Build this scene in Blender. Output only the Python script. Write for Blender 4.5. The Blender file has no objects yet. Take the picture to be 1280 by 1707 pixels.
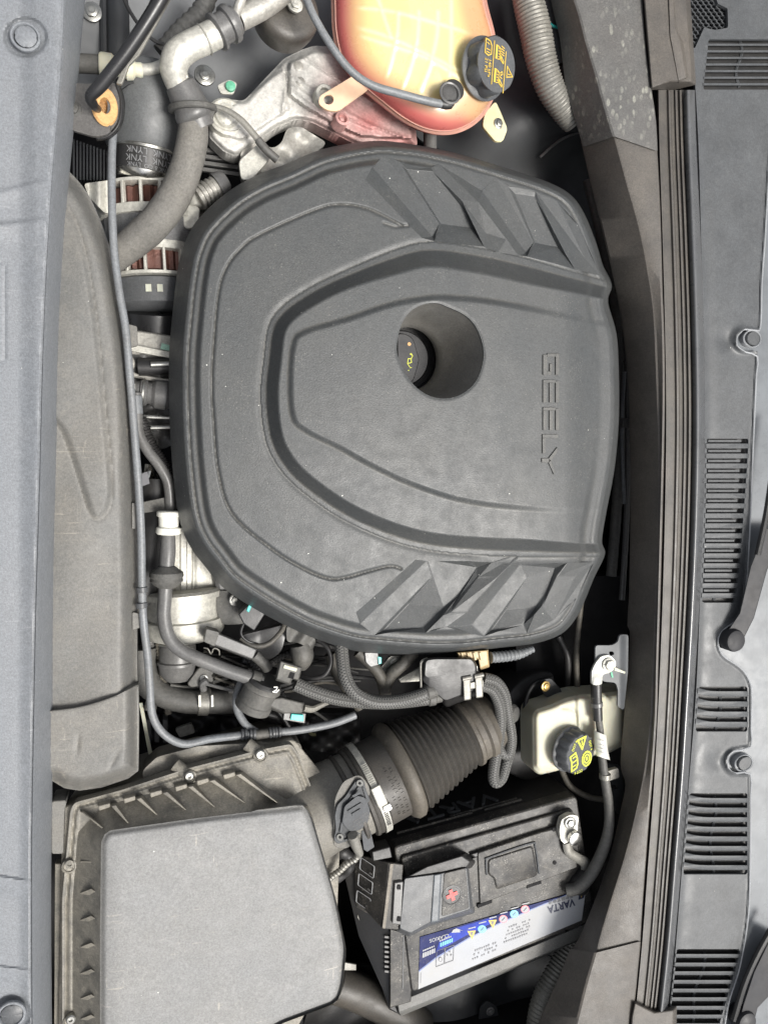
import bpy, math, random
import numpy as np
from mathutils import Vector, Matrix, noise
random.seed(7); np.random.seed(7)
sc = bpy.context.scene
COL = sc.collection
rad = math.radians
# ---------------------------------------------------------------- camera
F = 1294.0; CX, CY = 640.0, 853.5; IW, IH = 1280, 1707
NAD = (280.0, 760.0)
n_ = Vector(((NAD[0]-CX)/F, (CY-NAD[1])/F, 1.0)).normalized()      # world down, in (right, up, forward)
zc = -n_
xc = Vector((1, 0, 0)) - n_*n_.x; xc.normalize()
fl = Matrix(((1, 0, 0), (0, 1, 0), (0, 0, -1)))                    # forward -> blender -z
xb, zb = fl @ xc, fl @ zc
yb = zb.cross(xb)
R3 = Matrix((xb, yb, zb))                                          # camera local -> world
D0 = 1.10
fwd = R3 @ Vector((0, 0, -1))
CAM = -fwd*D0
cam = bpy.data.objects.new('camera', bpy.data.cameras.new('camera'))
COL.objects.link(cam)
cam.matrix_world = Matrix.Translation(CAM) @ R3.to_4x4()
cam.data.sensor_fit = 'VERTICAL'; cam.data.sensor_height = 24.0
cam.data.lens = 24.0*F/IH; cam.data.clip_start = .01; cam.data.clip_end = 100
sc.camera = cam
# ---------------------------------------------------------------- world, sun, exposure
w = bpy.data.worlds.new('World'); sc.world = w; w.use_nodes = True
nt = w.node_tree; bg = nt.nodes['Background']
sky = nt.nodes.new('ShaderNodeTexSky'); sky.sky_type = 'NISHITA'; sky.sun_disc = False
SUN_EL, SUN_AZ = rad(64), rad(-40)     # azimuth: direction the light comes from, from +x towards +y
sky.sun_elevation = SUN_EL; sky.sun_rotation = rad(90)-SUN_AZ
sky.air_density = 1.0; sky.dust_density = 6.0; sky.ozone_density = 1.0
hs = nt.nodes.new('ShaderNodeHueSaturation'); hs.inputs['Saturation'].default_value = .30   # overcast: the blue is washed out
nt.links.new(sky.outputs[0], hs.inputs['Color']); nt.links.new(hs.outputs[0], bg.inputs[0]); bg.inputs[1].default_value = .10
sun = bpy.data.objects.new('sun', bpy.data.lights.new('sun', 'SUN')); COL.objects.link(sun)
sun.data.energy = 2.4; sun.data.angle = rad(20); sun.data.color = (1, .97, .92)
sd = Vector((math.cos(SUN_EL)*math.cos(SUN_AZ), math.cos(SUN_EL)*math.sin(SUN_AZ), math.sin(SUN_EL)))
sun.rotation_euler = sd.to_track_quat('Z', 'Y').to_euler()
sc.view_settings.view_transform = 'Standard'; sc.view_settings.look = 'None'
sc.view_settings.exposure = 0.75; sc.view_settings.gamma = 1
# ---------------------------------------------------------------- unprojection (pixel of the plan -> point at height z in mm)
RM = np.array(R3); CAMN = np.array(CAM)
def Wn(X, Y, Z):
    X = np.asarray(X, float); Y = np.asarray(Y, float); Z = np.asarray(Z, float)*1e-3
    d = np.stack([(X-CX)/F, (CY-Y)/F, -np.ones_like(X)], -1) @ RM.T
    t = (Z-CAMN[2])/d[..., 2]
    return CAMN + d*t[..., None]
def W(x, y, z): return Vector(Wn(x, y, z))
def S(x, y, z):                                                     # metres per pixel there
    return (W(x, y, z)-CAM).dot(fwd)/F
def V(p): return p if isinstance(p, Vector) else W(*p)
# ---------------------------------------------------------------- curves
def cr(pts, n=8, closed=False):
    P = [np.array(p, float) for p in pts]; N = len(P); out = []
    rng = range(N if closed else N-1)
    for i in rng:
        if closed: a, b, c, d = P[i-1], P[i], P[(i+1) % N], P[(i+2) % N]
        else: a, b, c, d = P[max(i-1, 0)], P[i], P[i+1], P[min(i+2, N-1)]
        for k in range(n):
            t = k/n
            out.append(.5*((2*b)+(c-a)*t+(2*a-5*b+4*c-d)*t*t+(3*b-a-3*c+d)*t**3))
    if not closed: out.append(P[-1])
    return np.array(out)
def rnd(poly, r, n=4):                                              # fillet the corners of a polygon
    P = [np.array(p, float) for p in poly]; out = []
    for i in range(len(P)):
        a, b, c = P[i-1], P[i], P[(i+1) % len(P)]
        la, lc = np.linalg.norm(a-b), np.linalg.norm(c-b)
        rr = min(r, la*.45, lc*.45)
        p0, p1 = b+(a-b)/la*rr, b+(c-b)/lc*rr
        for k in range(n+1):
            t = k/n; out.append((1-t)**2*p0+2*t*(1-t)*b+t*t*p1)
    return np.array(out)
def ell(cx, cy, rx, ry, n=32, a=0):
    c, s = math.cos(rad(a)), math.sin(rad(a))
    return np.array([(cx+rx*math.cos(t)*c-ry*math.sin(t)*s, cy+rx*math.cos(t)*s+ry*math.sin(t)*c) for t in np.linspace(0, 2*math.pi, n, endpoint=False)])
def pip(poly, X, Y):
    P = np.asarray(poly, float); ins = np.zeros(X.shape, bool)
    for i in range(len(P)):
        x0, y0 = P[i-1][:2]; x1, y1 = P[i][:2]
        if y0 == y1: continue
        c = ((y0 > Y) != (y1 > Y)) & (X < (x1-x0)*(Y-y0)/(y1-y0)+x0)
        ins ^= c
    return ins
def pdist(poly, X, Y, closed=True):
    P = np.asarray(poly, float)[:, :2]; best = np.full(X.shape, 1e18); bx = X.copy(); by = Y.copy()
    for i in range(0 if closed else 1, len(P)):
        x0, y0 = P[i-1]; x1, y1 = P[i]; dx, dy = x1-x0, y1-y0; L = dx*dx+dy*dy
        if L < 1e-12: continue
        t = np.clip(((X-x0)*dx+(Y-y0)*dy)/L, 0, 1); qx, qy = x0+t*dx, y0+t*dy
        d = (X-qx)**2+(Y-qy)**2; m = d < best
        best[m] = d[m]; bx[m] = qx[m]; by[m] = qy[m]
    return np.sqrt(best), bx, by
def ss(a, b, x): 
    t = np.clip((x-a)/(b-a), 0, 1); return t*t*(3-2*t)
def interp(x, xs, ys): return np.interp(x, xs, ys)
# ---------------------------------------------------------------- objects
def tag(o, label=None, cat=None, group=None, kind=None):
    if label: o['label'] = label
    if cat: o['category'] = cat
    if group: o['group'] = group
    if kind: o['kind'] = kind
    return o
def T(name, label, cat, p, group=None):
    o = bpy.data.objects.new(name, None); o.empty_display_size = .02
    COL.objects.link(o); o.location = V(p); return tag(o, label, cat, group)
def worldloc(o):
    v = Vector(o.location)
    while o.parent: o = o.parent; v += o.location
    return v
def M(name, geo, mat, parent=None, smooth=True, ang=35, bevel=0, seg=2, uv=None, solid=0):
    if isinstance(geo, tuple): geo = [geo]
    VV, FF, UU = [], [], []
    for g in geo:
        b = len(VV); VV += [tuple(v) for v in g[0]]; FF += [tuple(i+b for i in f) for f in g[1]]
        if len(g) > 2: UU += g[2]
        else: UU += [(0, 0)]*len(g[0])
    A = np.array(VV, float)
    off = np.array(worldloc(parent)) if parent else A.mean(0)
    me = bpy.data.meshes.new(name); me.from_pydata((A-off).tolist(), [], FF)
    o = bpy.data.objects.new(name, me); COL.objects.link(o)
    if parent: o.parent = parent
    else: o.location = off
    ul = me.uv_layers.new(name='UVMap'); li = np.zeros(len(me.loops), int); me.loops.foreach_get('vertex_index', li)
    U = np.array(UU, float)[li]; ul.data.foreach_set('uv', U.ravel())
    me.materials.append(mat); me.update(); me.validate()
    if smooth: me.shade_smooth(); me.set_sharp_from_angle(angle=rad(ang))
    if solid:
        m = o.modifiers.new('s', 'SOLIDIFY'); m.thickness = solid*1e-3; m.offset = 0
    if bevel:
        m = o.modifiers.new('b', 'BEVEL'); m.width = bevel*1e-3; m.segments = seg; m.limit_method = 'ANGLE'; m.angle_limit = rad(30)
        m.harden_normals = False
    return o
def copyobj(o, loc=None, parent=None, rot=None):
    c = o.copy(); COL.objects.link(c)
    if parent: c.parent = parent
    if loc is not None: c.location = loc
    if rot is not None: c.rotation_euler = rot
    return c
# ---------------------------------------------------------------- geometry generators -> (verts, faces[, uvs])
def gtube(pts, r, n=8, seg=14, corr=None, caps=True, sm=True, flat=1.0, wob=0):
    P = [V(p) for p in pts]; K = len(P)
    rr = [r]*K if not isinstance(r, (list, tuple)) else list(r)
    sc_ = [((p-CAM).dot(fwd)/F) for p in P]
    Q = [tuple(p)+(rr[i]*sc_[i],) for i, p in enumerate(P)]
    L = sum((P[i+1]-P[i]).length for i in range(K-1))
    if corr:
        pitch = corr[0]*sc_[0]; n = max(n, int(L/pitch*6/(K-1)))
    C = cr(Q, n) if sm else np.array(Q)
    if not sm and corr:
        C = np.array([C[0]*(1-t)+C[-1]*t for t in np.linspace(0, 1, int(L/pitch*6))])
    pos = [Vector(c[:3]) for c in C]; R_ = [c[3] for c in C]
    s = 0; Vv, Ff, U = [], [], []
    t0 = (pos[1]-pos[0]).normalized()
    ref = Vector((0, 0, 1)) if abs(t0.z) < .9 else Vector((1, 0, 0))
    nn = (ref-t0*ref.dot(t0)).normalized()
    for i, p in enumerate(pos):
        if i: s += (p-pos[i-1]).length
        t = (pos[min(i+1, len(pos)-1)]-pos[max(i-1, 0)]).normalized()
        nn = (nn-t*nn.dot(t)).normalized(); bb = t.cross(nn); q = R_[i]
        if corr: q += corr[1]*sc_[0]*math.cos(2*math.pi*s/pitch)
        if wob: q *= 1+wob*noise.noise(p*90)
        for k in range(seg):
            a = 2*math.pi*k/seg
            Vv.append(p+(nn*math.cos(a)*flat+bb*math.sin(a))*q); U.append((k/seg, s))
    for i in range(len(pos)-1):
        for k in range(seg):
            k2 = (k+1) % seg; Ff.append((i*seg+k, i*seg+k2, (i+1)*seg+k2, (i+1)*seg+k))
    if caps:
        Ff.append(tuple(range(seg-1, -1, -1))); Ff.append(tuple(range((len(pos)-1)*seg, len(pos)*seg)))
    return Vv, Ff, U
def glathe(p0, ax, prof, seg=32, s=None, mod=None, sy=1.0, cap=True):
    """profile (t, r) in px at p0, along axis ax (Vector, or a second point)"""
    P = V(p0); A = (V(ax)-P) if not isinstance(ax, Vector) else ax
    A = A.normalized(); s = s or (P-CAM).dot(fwd)/F
    ref = Vector((1, 0, 0)) if abs(A.x) < .8 else Vector((0, 1, 0))
    X = (ref-A*ref.dot(A)).normalized(); Y = A.cross(X)
    Vv, Ff, U = [], [], []
    for j, (t, r) in enumerate(prof):
        for k in range(seg):
            a = 2*math.pi*k/seg; q = r*(mod(a, j) if mod else 1)
            Vv.append(P+A*t*s+(X*math.cos(a)+Y*math.sin(a)*sy)*q*s); U.append((k/seg, t*s))
    for j in range(len(prof)-1):
        for k in range(seg):
            k2 = (k+1) % seg; Ff.append((j*seg+k, j*seg+k2, (j+1)*seg+k2, (j+1)*seg+k))
    if cap:
        Ff.append(tuple(range(seg-1, -1, -1))); Ff.append(tuple(range((len(prof)-1)*seg, len(prof)*seg)))
    return Vv, Ff, U
def gloft(rings, cap0=True, cap1=True):
    """rings: lists of world points / px triples, or (poly, z)"""
    RR = []
    for r in rings:
        if isinstance(r, tuple) and not np.isscalar(r[0]) and len(r) == 2 and np.isscalar(r[1]):
            RR.append([W(p[0], p[1], r[1]) for p in r[0]])
        else: RR.append([V(tuple(p)) if not isinstance(p, Vector) else p for p in r])
    n = len(RR[0]); Vv = [v for r in RR for v in r]; Ff = []
    for j in range(len(RR)-1):
        for k in range(n):
            k2 = (k+1) % n; Ff.append((j*n+k, j*n+k2, (j+1)*n+k2, (j+1)*n+k))
    if cap0: Ff.append(tuple(range(n-1, -1, -1)))
    if cap1: Ff.append(tuple(range((len(RR)-1)*n, len(RR)*n)))
    return Vv, Ff
def gprism(poly, z1, z0, grow=0):
    """flat top outline at z1, straight (or flared) walls down to z0"""
    top = [W(p[0], p[1], z1) for p in poly]; c = sum(top, Vector())/len(top)
    bot = []
    for t in top:
        d = Vector((t.x-c.x, t.y-c.y, 0)); k = 1+grow*1e-3/max(d.length, 1e-5)
        bot.append(Vector((c.x+d.x*k, c.y+d.y*k, z0*1e-3)))
    return gloft([bot, top])
def gribbon(lines, n=40, sm=True):
    """surface through a list of long lines of px triples"""
    RR = []
    for l in lines:
        C = cr(l, 8) if sm else np.array(l, float)
        d = np.r_[0, np.cumsum(np.linalg.norm(np.diff(C[:, :2], axis=0), axis=1))]; d /= d[-1]
        t = np.linspace(0, 1, n)
        RR.append([np.interp(t, d, C[:, k]) for k in range(3)])
    Vv = []
    for r in RR: Vv += [Vector(v) for v in Wn(*r)]
    Ff = []
    for j in range(len(RR)-1):
        for k in range(n-1): Ff.append((j*n+k, (j+1)*n+k, (j+1)*n+k+1, j*n+k+1))
    return Vv, Ff
def ghf(outline, zf, step=3, holes=(), drop=6, warp=None):
    """sheet over an outline with height function zf(X, Y) in mm and a rim that drops down"""
    O = np.asarray(outline, float)[:, :2]
    xs = np.arange(O[:, 0].min()-step, O[:, 0].max()+step*1.01, step); ys = np.arange(O[:, 1].min()-step, O[:, 1].max()+step*1.01, step)
    X, Y = np.meshgrid(xs, ys); ins = pip(O, X, Y)
    for h in holes: ins &= ~pip(h, X, Y)
    c = ins[:-1, :-1] | ins[1:, :-1] | ins[:-1, 1:] | ins[1:, 1:]
    used = np.zeros(X.shape, bool); used[:-1, :-1] |= c; used[1:, :-1] |= c; used[:-1, 1:] |= c; used[1:, 1:] |= c
    sn = used & ~ins
    px, py = X[sn], Y[sn]; d, bx, by = pdist(O, px, py)
    for h in holes:
        d2, hx, hy = pdist(h, px, py); m = d2 < d; d[m] = d2[m]; bx[m] = hx[m]; by[m] = hy[m]
    X[sn] = bx; Y[sn] = by
    idx = -np.ones(X.shape, int); idx[used] = np.arange(used.sum())
    Z = zf(X[used], Y[used]); A = Wn(X[used], Y[used], Z)
    j, i = np.nonzero(c)
    Q = np.stack([idx[j, i], idx[j+1, i], idx[j+1, i+1], idx[j, i+1]], 1)
    # rim
    E = np.concatenate([Q[:, [0, 1]], Q[:, [1, 2]], Q[:, [2, 3]], Q[:, [3, 0]]])
    key = np.sort(E, 1); k1 = key[:, 0]*(idx.max()+1)+key[:, 1]
    u, inv, cnt = np.unique(k1, return_inverse=True, return_counts=True)
    B = E[cnt[inv] == 1]
    bv = np.unique(B); mp = {int(v): len(A)+k for k, v in enumerate(bv)}
    low = A[bv].copy(); low[:, 2] -= drop*1e-3
    Ff = [tuple(q) for q in Q.tolist()]+[(b, a, mp[a], mp[b]) for a, b in B.tolist()]
    return list(map(tuple, np.vstack([A, low]).tolist())), Ff
def gbox(p, size, rot=None, axes=None):
    """box in world metres centred on p; size in mm; rot = Matrix 3x3"""
    P = V(p); R_ = rot or Matrix.Identity(3); h = [s*.5e-3 for s in size]
    Vv = [P+R_ @ Vector((x*h[0], y*h[1], z*h[2])) for z in (-1, 1) for y in (-1, 1) for x in (-1, 1)]
    return Vv, [(0, 2, 3, 1), (4, 5, 7, 6), (0, 1, 5, 4), (2, 6, 7, 3), (1, 3, 7, 5), (0, 4, 6, 2)]
def rz(a): return Matrix.Rotation(rad(a), 3, 'Z')
def frame(p, nrm=(0, 0, 1), ang=0):
    """plane frame at p: x runs to the right of the plan turned by ang, z = nrm"""
    z = Vector(nrm).normalized(); x0 = Vector((math.cos(rad(ang)), math.sin(rad(ang)), 0))
    x = (x0-z*x0.dot(z)).normalized(); y = z.cross(x); P = V(p)
    m = Matrix((x, y, z)).transposed().to_4x4(); m.translation = P; return m
def gplate(poly, fr, s, h=.3):
    """flat plate from 2d points (px units, s m/px) in frame fr"""
    a = [fr @ Vector((p[0]*s, p[1]*s, -h*1e-3)) for p in poly]; b = [fr @ Vector((p[0]*s, p[1]*s, h*1e-3)) for p in poly]
    return gloft([a, b])
def gstroke(pts, wd, fr, s, h=.3, closed=False):
    G = []; P = [Vector(p) for p in pts]; P = P+[P[0]] if closed else P
    for a, b in zip(P, P[1:]):
        d = b-a
        if d.length < 1e-9: continue
        d = d.normalized(); q = Vector((-d.y, d.x))*wd/2; e = d*wd*.4
        G.append(gplate([a-e-q, b+e-q, b+e+q, a-e+q], fr, s, h*(1+.13*(len(G) % 5))))
    return G
def gflat(poly, z, h=.3):
    a = [W(p[0], p[1], z) for p in poly]; b = [v+Vector((0, 0, h*1e-3)) for v in a]
    return gloft([a, b])
def hexf(k=6): return lambda a, j: 1
def gbolt(p, r, ax=(0, 0, 1), hgt=.7, flange=1.45):
    ax = Vector(ax)
    g1 = glathe(p, ax, [(-r*.5, r*flange*.9), (0, r*flange), (r*.12, r*flange), (r*.2, r*flange*.9)], 24)
    g2 = glathe(p, ax, [(r*.15, r), (r*hgt*.9, r), (r*hgt, r*.88)], 6)
    g3 = glathe(p, ax, [(r*hgt*.98, r*.42), (r*hgt*1.02, r*.5), (r*hgt*1.12, r*.45)], 16)
    return [g1, g2, g3]
def textobj(s, fr, size, mat, name, parent, ext=.15, fn=None, align='LEFT', sx=1.0, bev=0):
    cu = bpy.data.curves.new('t', 'FONT'); cu.body = s; cu.size = 1; cu.extrude = 0; cu.align_x = align
    cu.resolution_u = 3; cu.offset = bev
    cu.extrude = ext*1e-3/size
    o = bpy.data.objects.new('t', cu); me = bpy.data.meshes.new_from_object(o)
    bpy.data.objects.remove(o); bpy.data.curves.remove(cu)
    vs = []
    for v in me.vertices:
        c = v.co*size; c.x *= sx
        vs.append(fn(c) if fn else fr @ c)
    fs = [tuple(p.vertices) for p in me.polygons]; bpy.data.meshes.remove(me)
    if not vs: return None
    return M(name, (vs, fs), mat, parent, smooth=False)
def ptext(s, a, b, z, hpx, mat, name, parent, ext=.15, align='LEFT', sx=1.0, bev=0):
    """text lying at height z: baseline from px a towards px b"""
    A, B = W(a[0], a[1], z), W(b[0], b[1], z); x = (B-A).normalized(); zz = Vector((0, 0, 1)); y = zz.cross(x)
    m = Matrix((x, y, zz)).transposed().to_4x4(); m.translation = A
    return textobj(s, m, hpx*S(a[0], a[1], z)*1.4, mat, name, parent, ext, align=align, sx=sx, bev=bev)
# ---------------------------------------------------------------- materials
def mat(name, col, rough=.5, metal=0, dust=0, dcol=(.16, .14, .11), grain=.25, gscale=900, specks=0, spec=.5, trans=0, var=.15, patch=0, coat=0, sss=0, dscale=9, alpha=1, attr=None, em=None, spots=None, scr=0, crev=0, spl=0):
    m = bpy.data.materials.new(name); m.use_nodes = True; t = m.node_tree; N, Lk = t.nodes, t.links
    b = N['Principled BSDF']; b.inputs['Metallic'].default_value = metal
    b.inputs['Specular IOR Level'].default_value = spec
    if coat: b.inputs['Coat Weight'].default_value = coat; b.inputs['Coat Roughness'].default_value = .1
    if trans: b.inputs['Transmission Weight'].default_value = trans
    if sss: b.inputs['Subsurface Weight'].default_value = sss; b.inputs['Subsurface Scale'].default_value = .02; b.inputs['Subsurface Radius'].default_value = (1, .6, .3)
    tc = N.new('ShaderNodeTexCoord'); g = N.new('ShaderNodeNewGeometry'); pos = g.outputs['Position']
    def nz(scale, det=2, r=.5):
        q = N.new('ShaderNodeTexNoise'); q.inputs['Scale'].default_value = scale; q.inputs['Detail'].default_value = det; q.inputs['Roughness'].default_value = r
        Lk.new(pos, q.inputs['Vector']); return q.outputs['Fac']
    def mp(v, a, b_, c=0, d=1):
        q = N.new('ShaderNodeMapRange'); q.inputs[1].default_value = a; q.inputs[2].default_value = b_; q.inputs[3].default_value = c; q.inputs[4].default_value = d
        Lk.new(v, q.inputs[0]); return q.outputs[0]
    def mul(a, b_, op='MULTIPLY'):
        q = N.new('ShaderNodeMath'); q.operation = op
        for i, v in enumerate((a, b_)):
            if isinstance(v, (int, float)): q.inputs[i].default_value = v
            else: Lk.new(v, q.inputs[i])
        return q.outputs[0]
    def mix(f, a, b_):
        q = N.new('ShaderNodeMix'); q.data_type = 'RGBA'
        if isinstance(f, (int, float)): q.inputs[0].default_value = f
        else: Lk.new(f, q.inputs[0])
        for i, v in ((6, a), (7, b_)):
            if isinstance(v, tuple): q.inputs[i].default_value = (*v, 1)
            else: Lk.new(v, q.inputs[i])
        return q.outputs[2]
    lo, hi = tuple(c*(1-var) for c in col), tuple(min(c*(1+var), 1) for c in col)
    c = mix(mp(nz(24, 4, .6), .3, .7), lo, hi)
    if attr:
        a = N.new('ShaderNodeVertexColor'); a.layer_name = attr
        q = N.new('ShaderNodeMix'); q.data_type = 'RGBA'; q.blend_type = 'MULTIPLY'; q.inputs[0].default_value = 1
        Lk.new(c, q.inputs[6]); Lk.new(a.outputs[0], q.inputs[7]); c = q.outputs[2]
    fine = nz(gscale*.6, 2, .7)
    if dust:
        f = mul(mp(nz(dscale, 5, .65), .32, .68), mp(fine, .3, .65, .45, 1)); f = mul(f, dust)
        sep = N.new('ShaderNodeSeparateXYZ'); Lk.new(g.outputs['Normal'], sep.inputs[0])
        f = mul(f, mp(sep.outputs[2], -.3, .9, .35, 1))
        c = mix(f, c, dcol)
    if patch:
        f = mul(mp(nz(70, 6, .75), .55, .72), patch); c = mix(f, c, tuple(min(1, x*1.25) for x in dcol))
    if crev:
        f = mul(mul(mp(g.outputs['Pointiness'], .497, .478), crev), mp(nz(30, 4, .7), .3, .6, .3, 1)); c = mix(f, c, tuple(x*1.1 for x in dcol))
    if scr:
        for (sx_, sy_, th) in ((22, 260, .645), (240, 30, .66)):
            q = N.new('ShaderNodeMapping'); q.inputs['Scale'].default_value = (sx_, sy_, 40); q.inputs['Rotation'].default_value = (0, 0, .5); Lk.new(pos, q.inputs[0])
            q2 = N.new('ShaderNodeTexNoise'); q2.inputs['Scale'].default_value = 1; q2.inputs['Detail'].default_value = 4; Lk.new(q.outputs[0], q2.inputs['Vector'])
            f = mul(mul(mp(q2.outputs['Fac'], th, th+.05), mp(nz(9, 3), .5, .62)), scr); c = mix(f, c, tuple(min(1, x*1.7) for x in dcol))
    if specks:
        vo = N.new('ShaderNodeTexVoronoi'); vo.inputs['Scale'].default_value = 75; Lk.new(pos, vo.inputs['Vector'])
        sp = N.new('ShaderNodeSeparateColor'); Lk.new(vo.outputs['Color'], sp.inputs[0])
        rad_ = mul(mp(sp.outputs[0], 0, 1, .02, .065), mp(sp.outputs[1], 1-specks, 1-specks+.01))
        f = mul(vo.outputs['Distance'], rad_, 'LESS_THAN'); c = mix(f, c, (.60, .60, .55))
    if spl:
        for (sc2, th, q0) in ((260, .30, .30), (520, .34, .45)):
            vo = N.new('ShaderNodeTexVoronoi'); vo.inputs['Scale'].default_value = sc2; Lk.new(pos, vo.inputs['Vector'])
            sp = N.new('ShaderNodeSeparateColor'); Lk.new(vo.outputs['Color'], sp.inputs[0])
            gate = mul(mp(nz(22, 4, .7), .46, .60), mp(sp.outputs[0], 1-q0, 1-q0+.02))
            f = mul(mul(mp(vo.outputs['Distance'], th*.6, th, 1, 0), gate), spl); c = mix(f, c, (.30, .285, .25))
    if spots:
        vo = N.new('ShaderNodeTexVoronoi'); vo.inputs['Scale'].default_value = 150; Lk.new(pos, vo.inputs['Vector'])
        mpn = N.new('ShaderNodeMapping'); mpn.inputs['Scale'].default_value = (1, .55, 1); Lk.new(pos, mpn.inputs[0]); Lk.new(mpn.outputs[0], vo.inputs['Vector'])
        sp = N.new('ShaderNodeSeparateColor'); Lk.new(vo.outputs['Color'], sp.inputs[0])
        # gate: only round the given point
        vm = N.new('ShaderNodeVectorMath'); vm.operation = 'DISTANCE'; Lk.new(pos, vm.inputs[0]); vm.inputs[1].default_value = tuple(spots[0])
        gate = mul(mp(vm.outputs['Value'], spots[1]*.35, spots[1], 1, 0), mp(nz(28, 3), .4, .6))
        f = mul(mp(vo.outputs['Distance'], .36, .5, 1, 0), mp(sp.outputs[0], .35, .9)); f = mul(mul(f, gate), .55)
        c = mix(f, c, (.32, .32, .27))
    if grain > .12:
        q = N.new('ShaderNodeMix'); q.data_type = 'RGBA'; q.blend_type = 'MULTIPLY'; q.inputs[0].default_value = 1
        gv = mul(mp(nz(gscale*.42, 2, .8), .3, .7, .80, 1.20), mp(nz(gscale*.13, 3, .7), .3, .7, .93, 1.07))
        cmb = N.new('ShaderNodeCombineColor')
        for k in range(3): Lk.new(gv, cmb.inputs[k])
        Lk.new(c, q.inputs[6]); Lk.new(cmb.outputs[0], q.inputs[7]); c = q.outputs[2]
    Lk.new(c, b.inputs['Base Color'])
    r = mp(nz(40, 4, .7), .3, .7, max(rough-.08, .03), min(rough+.1, 1)); Lk.new(r, b.inputs['Roughness'])
    if grain:
        bp = N.new('ShaderNodeBump'); bp.inputs['Strength'].default_value = grain; bp.inputs['Distance'].default_value = .0006
        Lk.new(mul(fine, mul(nz(45, 3), .8), 'ADD'), bp.inputs['Height']); Lk.new(bp.outputs[0], b.inputs['Normal'])
    if em: b.inputs['Emission Color'].default_value = (*em[0], 1); b.inputs['Emission Strength'].default_value = em[1]
    return m
DU = (.15, .13, .10)
m_cover = mat('cover_plastic', (.051, .0545, .056), .47, spl=.22, dust=.2, dcol=(.13, .122, .105), grain=.5, specks=.2, var=.03, crev=.35)
m_ribs = mat('rib_plastic', (.051, .0545, .056), .47, spl=.22, dust=.2, dcol=(.13, .122, .105), grain=.5, specks=.3, var=.03)
m_panel = mat('panel_plastic', (.165, .176, .19), .5, dust=.25, dcol=(.24, .24, .24), grain=.5, specks=.2, var=.03, scr=.15)
m_duct = mat('duct_plastic', (.115, .115, .110), .55, dust=.5, dcol=(.195, .178, .15), grain=.45, specks=.06, patch=.3, scr=.4, crev=.15, var=.06)
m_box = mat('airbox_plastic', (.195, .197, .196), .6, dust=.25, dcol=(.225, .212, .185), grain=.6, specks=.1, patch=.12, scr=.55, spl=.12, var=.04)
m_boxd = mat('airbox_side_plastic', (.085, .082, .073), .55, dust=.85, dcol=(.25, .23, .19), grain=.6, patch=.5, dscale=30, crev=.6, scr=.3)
m_trim = mat('trim_plastic', (.058, .053, .048), .5, dust=.7, dcol=(.125, .108, .088), grain=.6, dscale=14, specks=.08)
m_trimt = mat('trim_top_plastic', (.080, .079, .076), .5, spl=.25, dust=.4, dcol=(.125, .112, .10), grain=.6, specks=.05, spots=(W(1035, 135, 0), .14))
m_seal = mat('seal_rubber', (.052, .048, .043), .42, dust=.6, dcol=(.115, .10, .08), grain=.5, dscale=14)
m_edge = mat('pale_glossy_edge', (.30, .31, .32), .35, grain=.1)  # pale grey gloss for the cowl edge bead and notch collars
m_cowl = mat('cowl_plastic', (.068, .072, .076), .42, spec=.35, dust=.2, dcol=(.11, .11, .105), grain=.25, specks=.1, patch=.15)
m_black = mat('black_plastic', (.018, .018, .019), .42, dust=.3, dcol=(.07, .065, .055), grain=.3)
m_bat = mat('battery_plastic', (.018, .018, .019), .45, dust=.8, dcol=(.11, .102, .088), grain=.3, patch=1, dscale=26, spec=.35, spl=.8)
m_batp = mat('battery_side_plastic', (.016, .016, .017), .5, dust=.4, dcol=(.05, .046, .04), grain=.3, spec=.3)
m_tray = mat('tray_plastic', (.13, .13, .125), .55, dust=.6, dcol=(.20, .19, .165), grain=.5, spl=.5)
m_dusty = mat('brown_dusty_rubber', (.065, .058, .048), .6, dust=.6, dcol=(.15, .13, .10), grain=.6, patch=.4)
m_batg = mat('battery_cover_plastic', (.07, .074, .079), .42, dust=.3, dcol=(.10, .095, .085), grain=.3, specks=.2)
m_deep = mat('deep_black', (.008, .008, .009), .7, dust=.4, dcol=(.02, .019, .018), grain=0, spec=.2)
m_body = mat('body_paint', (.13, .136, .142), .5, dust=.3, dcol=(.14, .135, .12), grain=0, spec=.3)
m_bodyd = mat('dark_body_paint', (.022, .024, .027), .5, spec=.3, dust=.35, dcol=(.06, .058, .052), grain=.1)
m_alu = mat('cast_aluminium', (.36, .35, .32), .5, metal=.35, patch=.4, dust=.35, dcol=(.30, .28, .24), grain=.9, gscale=400)
m_aluw = mat('pale_aluminium', (.50, .49, .44), .45, metal=.35, patch=.3, dust=.25, dcol=(.40, .38, .33), grain=.6, gscale=400)
m_pink = mat('tank_tinted_aluminium', (.52, .30, .28), .5, metal=.35, dust=.3, dcol=(.42, .22, .2), grain=.8, gscale=400)  # reddish light of the coolant tank put into the base colour
m_steel = mat('zinc_steel', (.34, .34, .32), .35, metal=.9, dust=.25, dcol=(.3, .28, .24), grain=.2)
m_chrome = mat('bright_steel', (.75, .74, .70), .22, metal=1, grain=.05, dust=.1)
m_rub = mat('hose_rubber', (.07, .07, .067), .6, dust=.6, dcol=(.14, .13, .11), grain=.8, gscale=500)
m_foam = mat('foam_hose', (.13, .125, .115), .85, dust=.7, dcol=(.22, .205, .175), grain=1.0, gscale=700)
m_hgrey = mat('grey_hose_plastic', (.10, .10, .10), .35, dust=.4, dcol=(.17, .16, .14), grain=.2)
m_tube = mat('grey_line_plastic', (.15, .16, .17), .45, dust=.3, dcol=(.2, .19, .17), grain=.3, patch=.2)
m_bellow = mat('bellows_plastic', (.040, .038, .035), .5, dust=.55, dcol=(.115, .10, .08), grain=.4)
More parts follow.
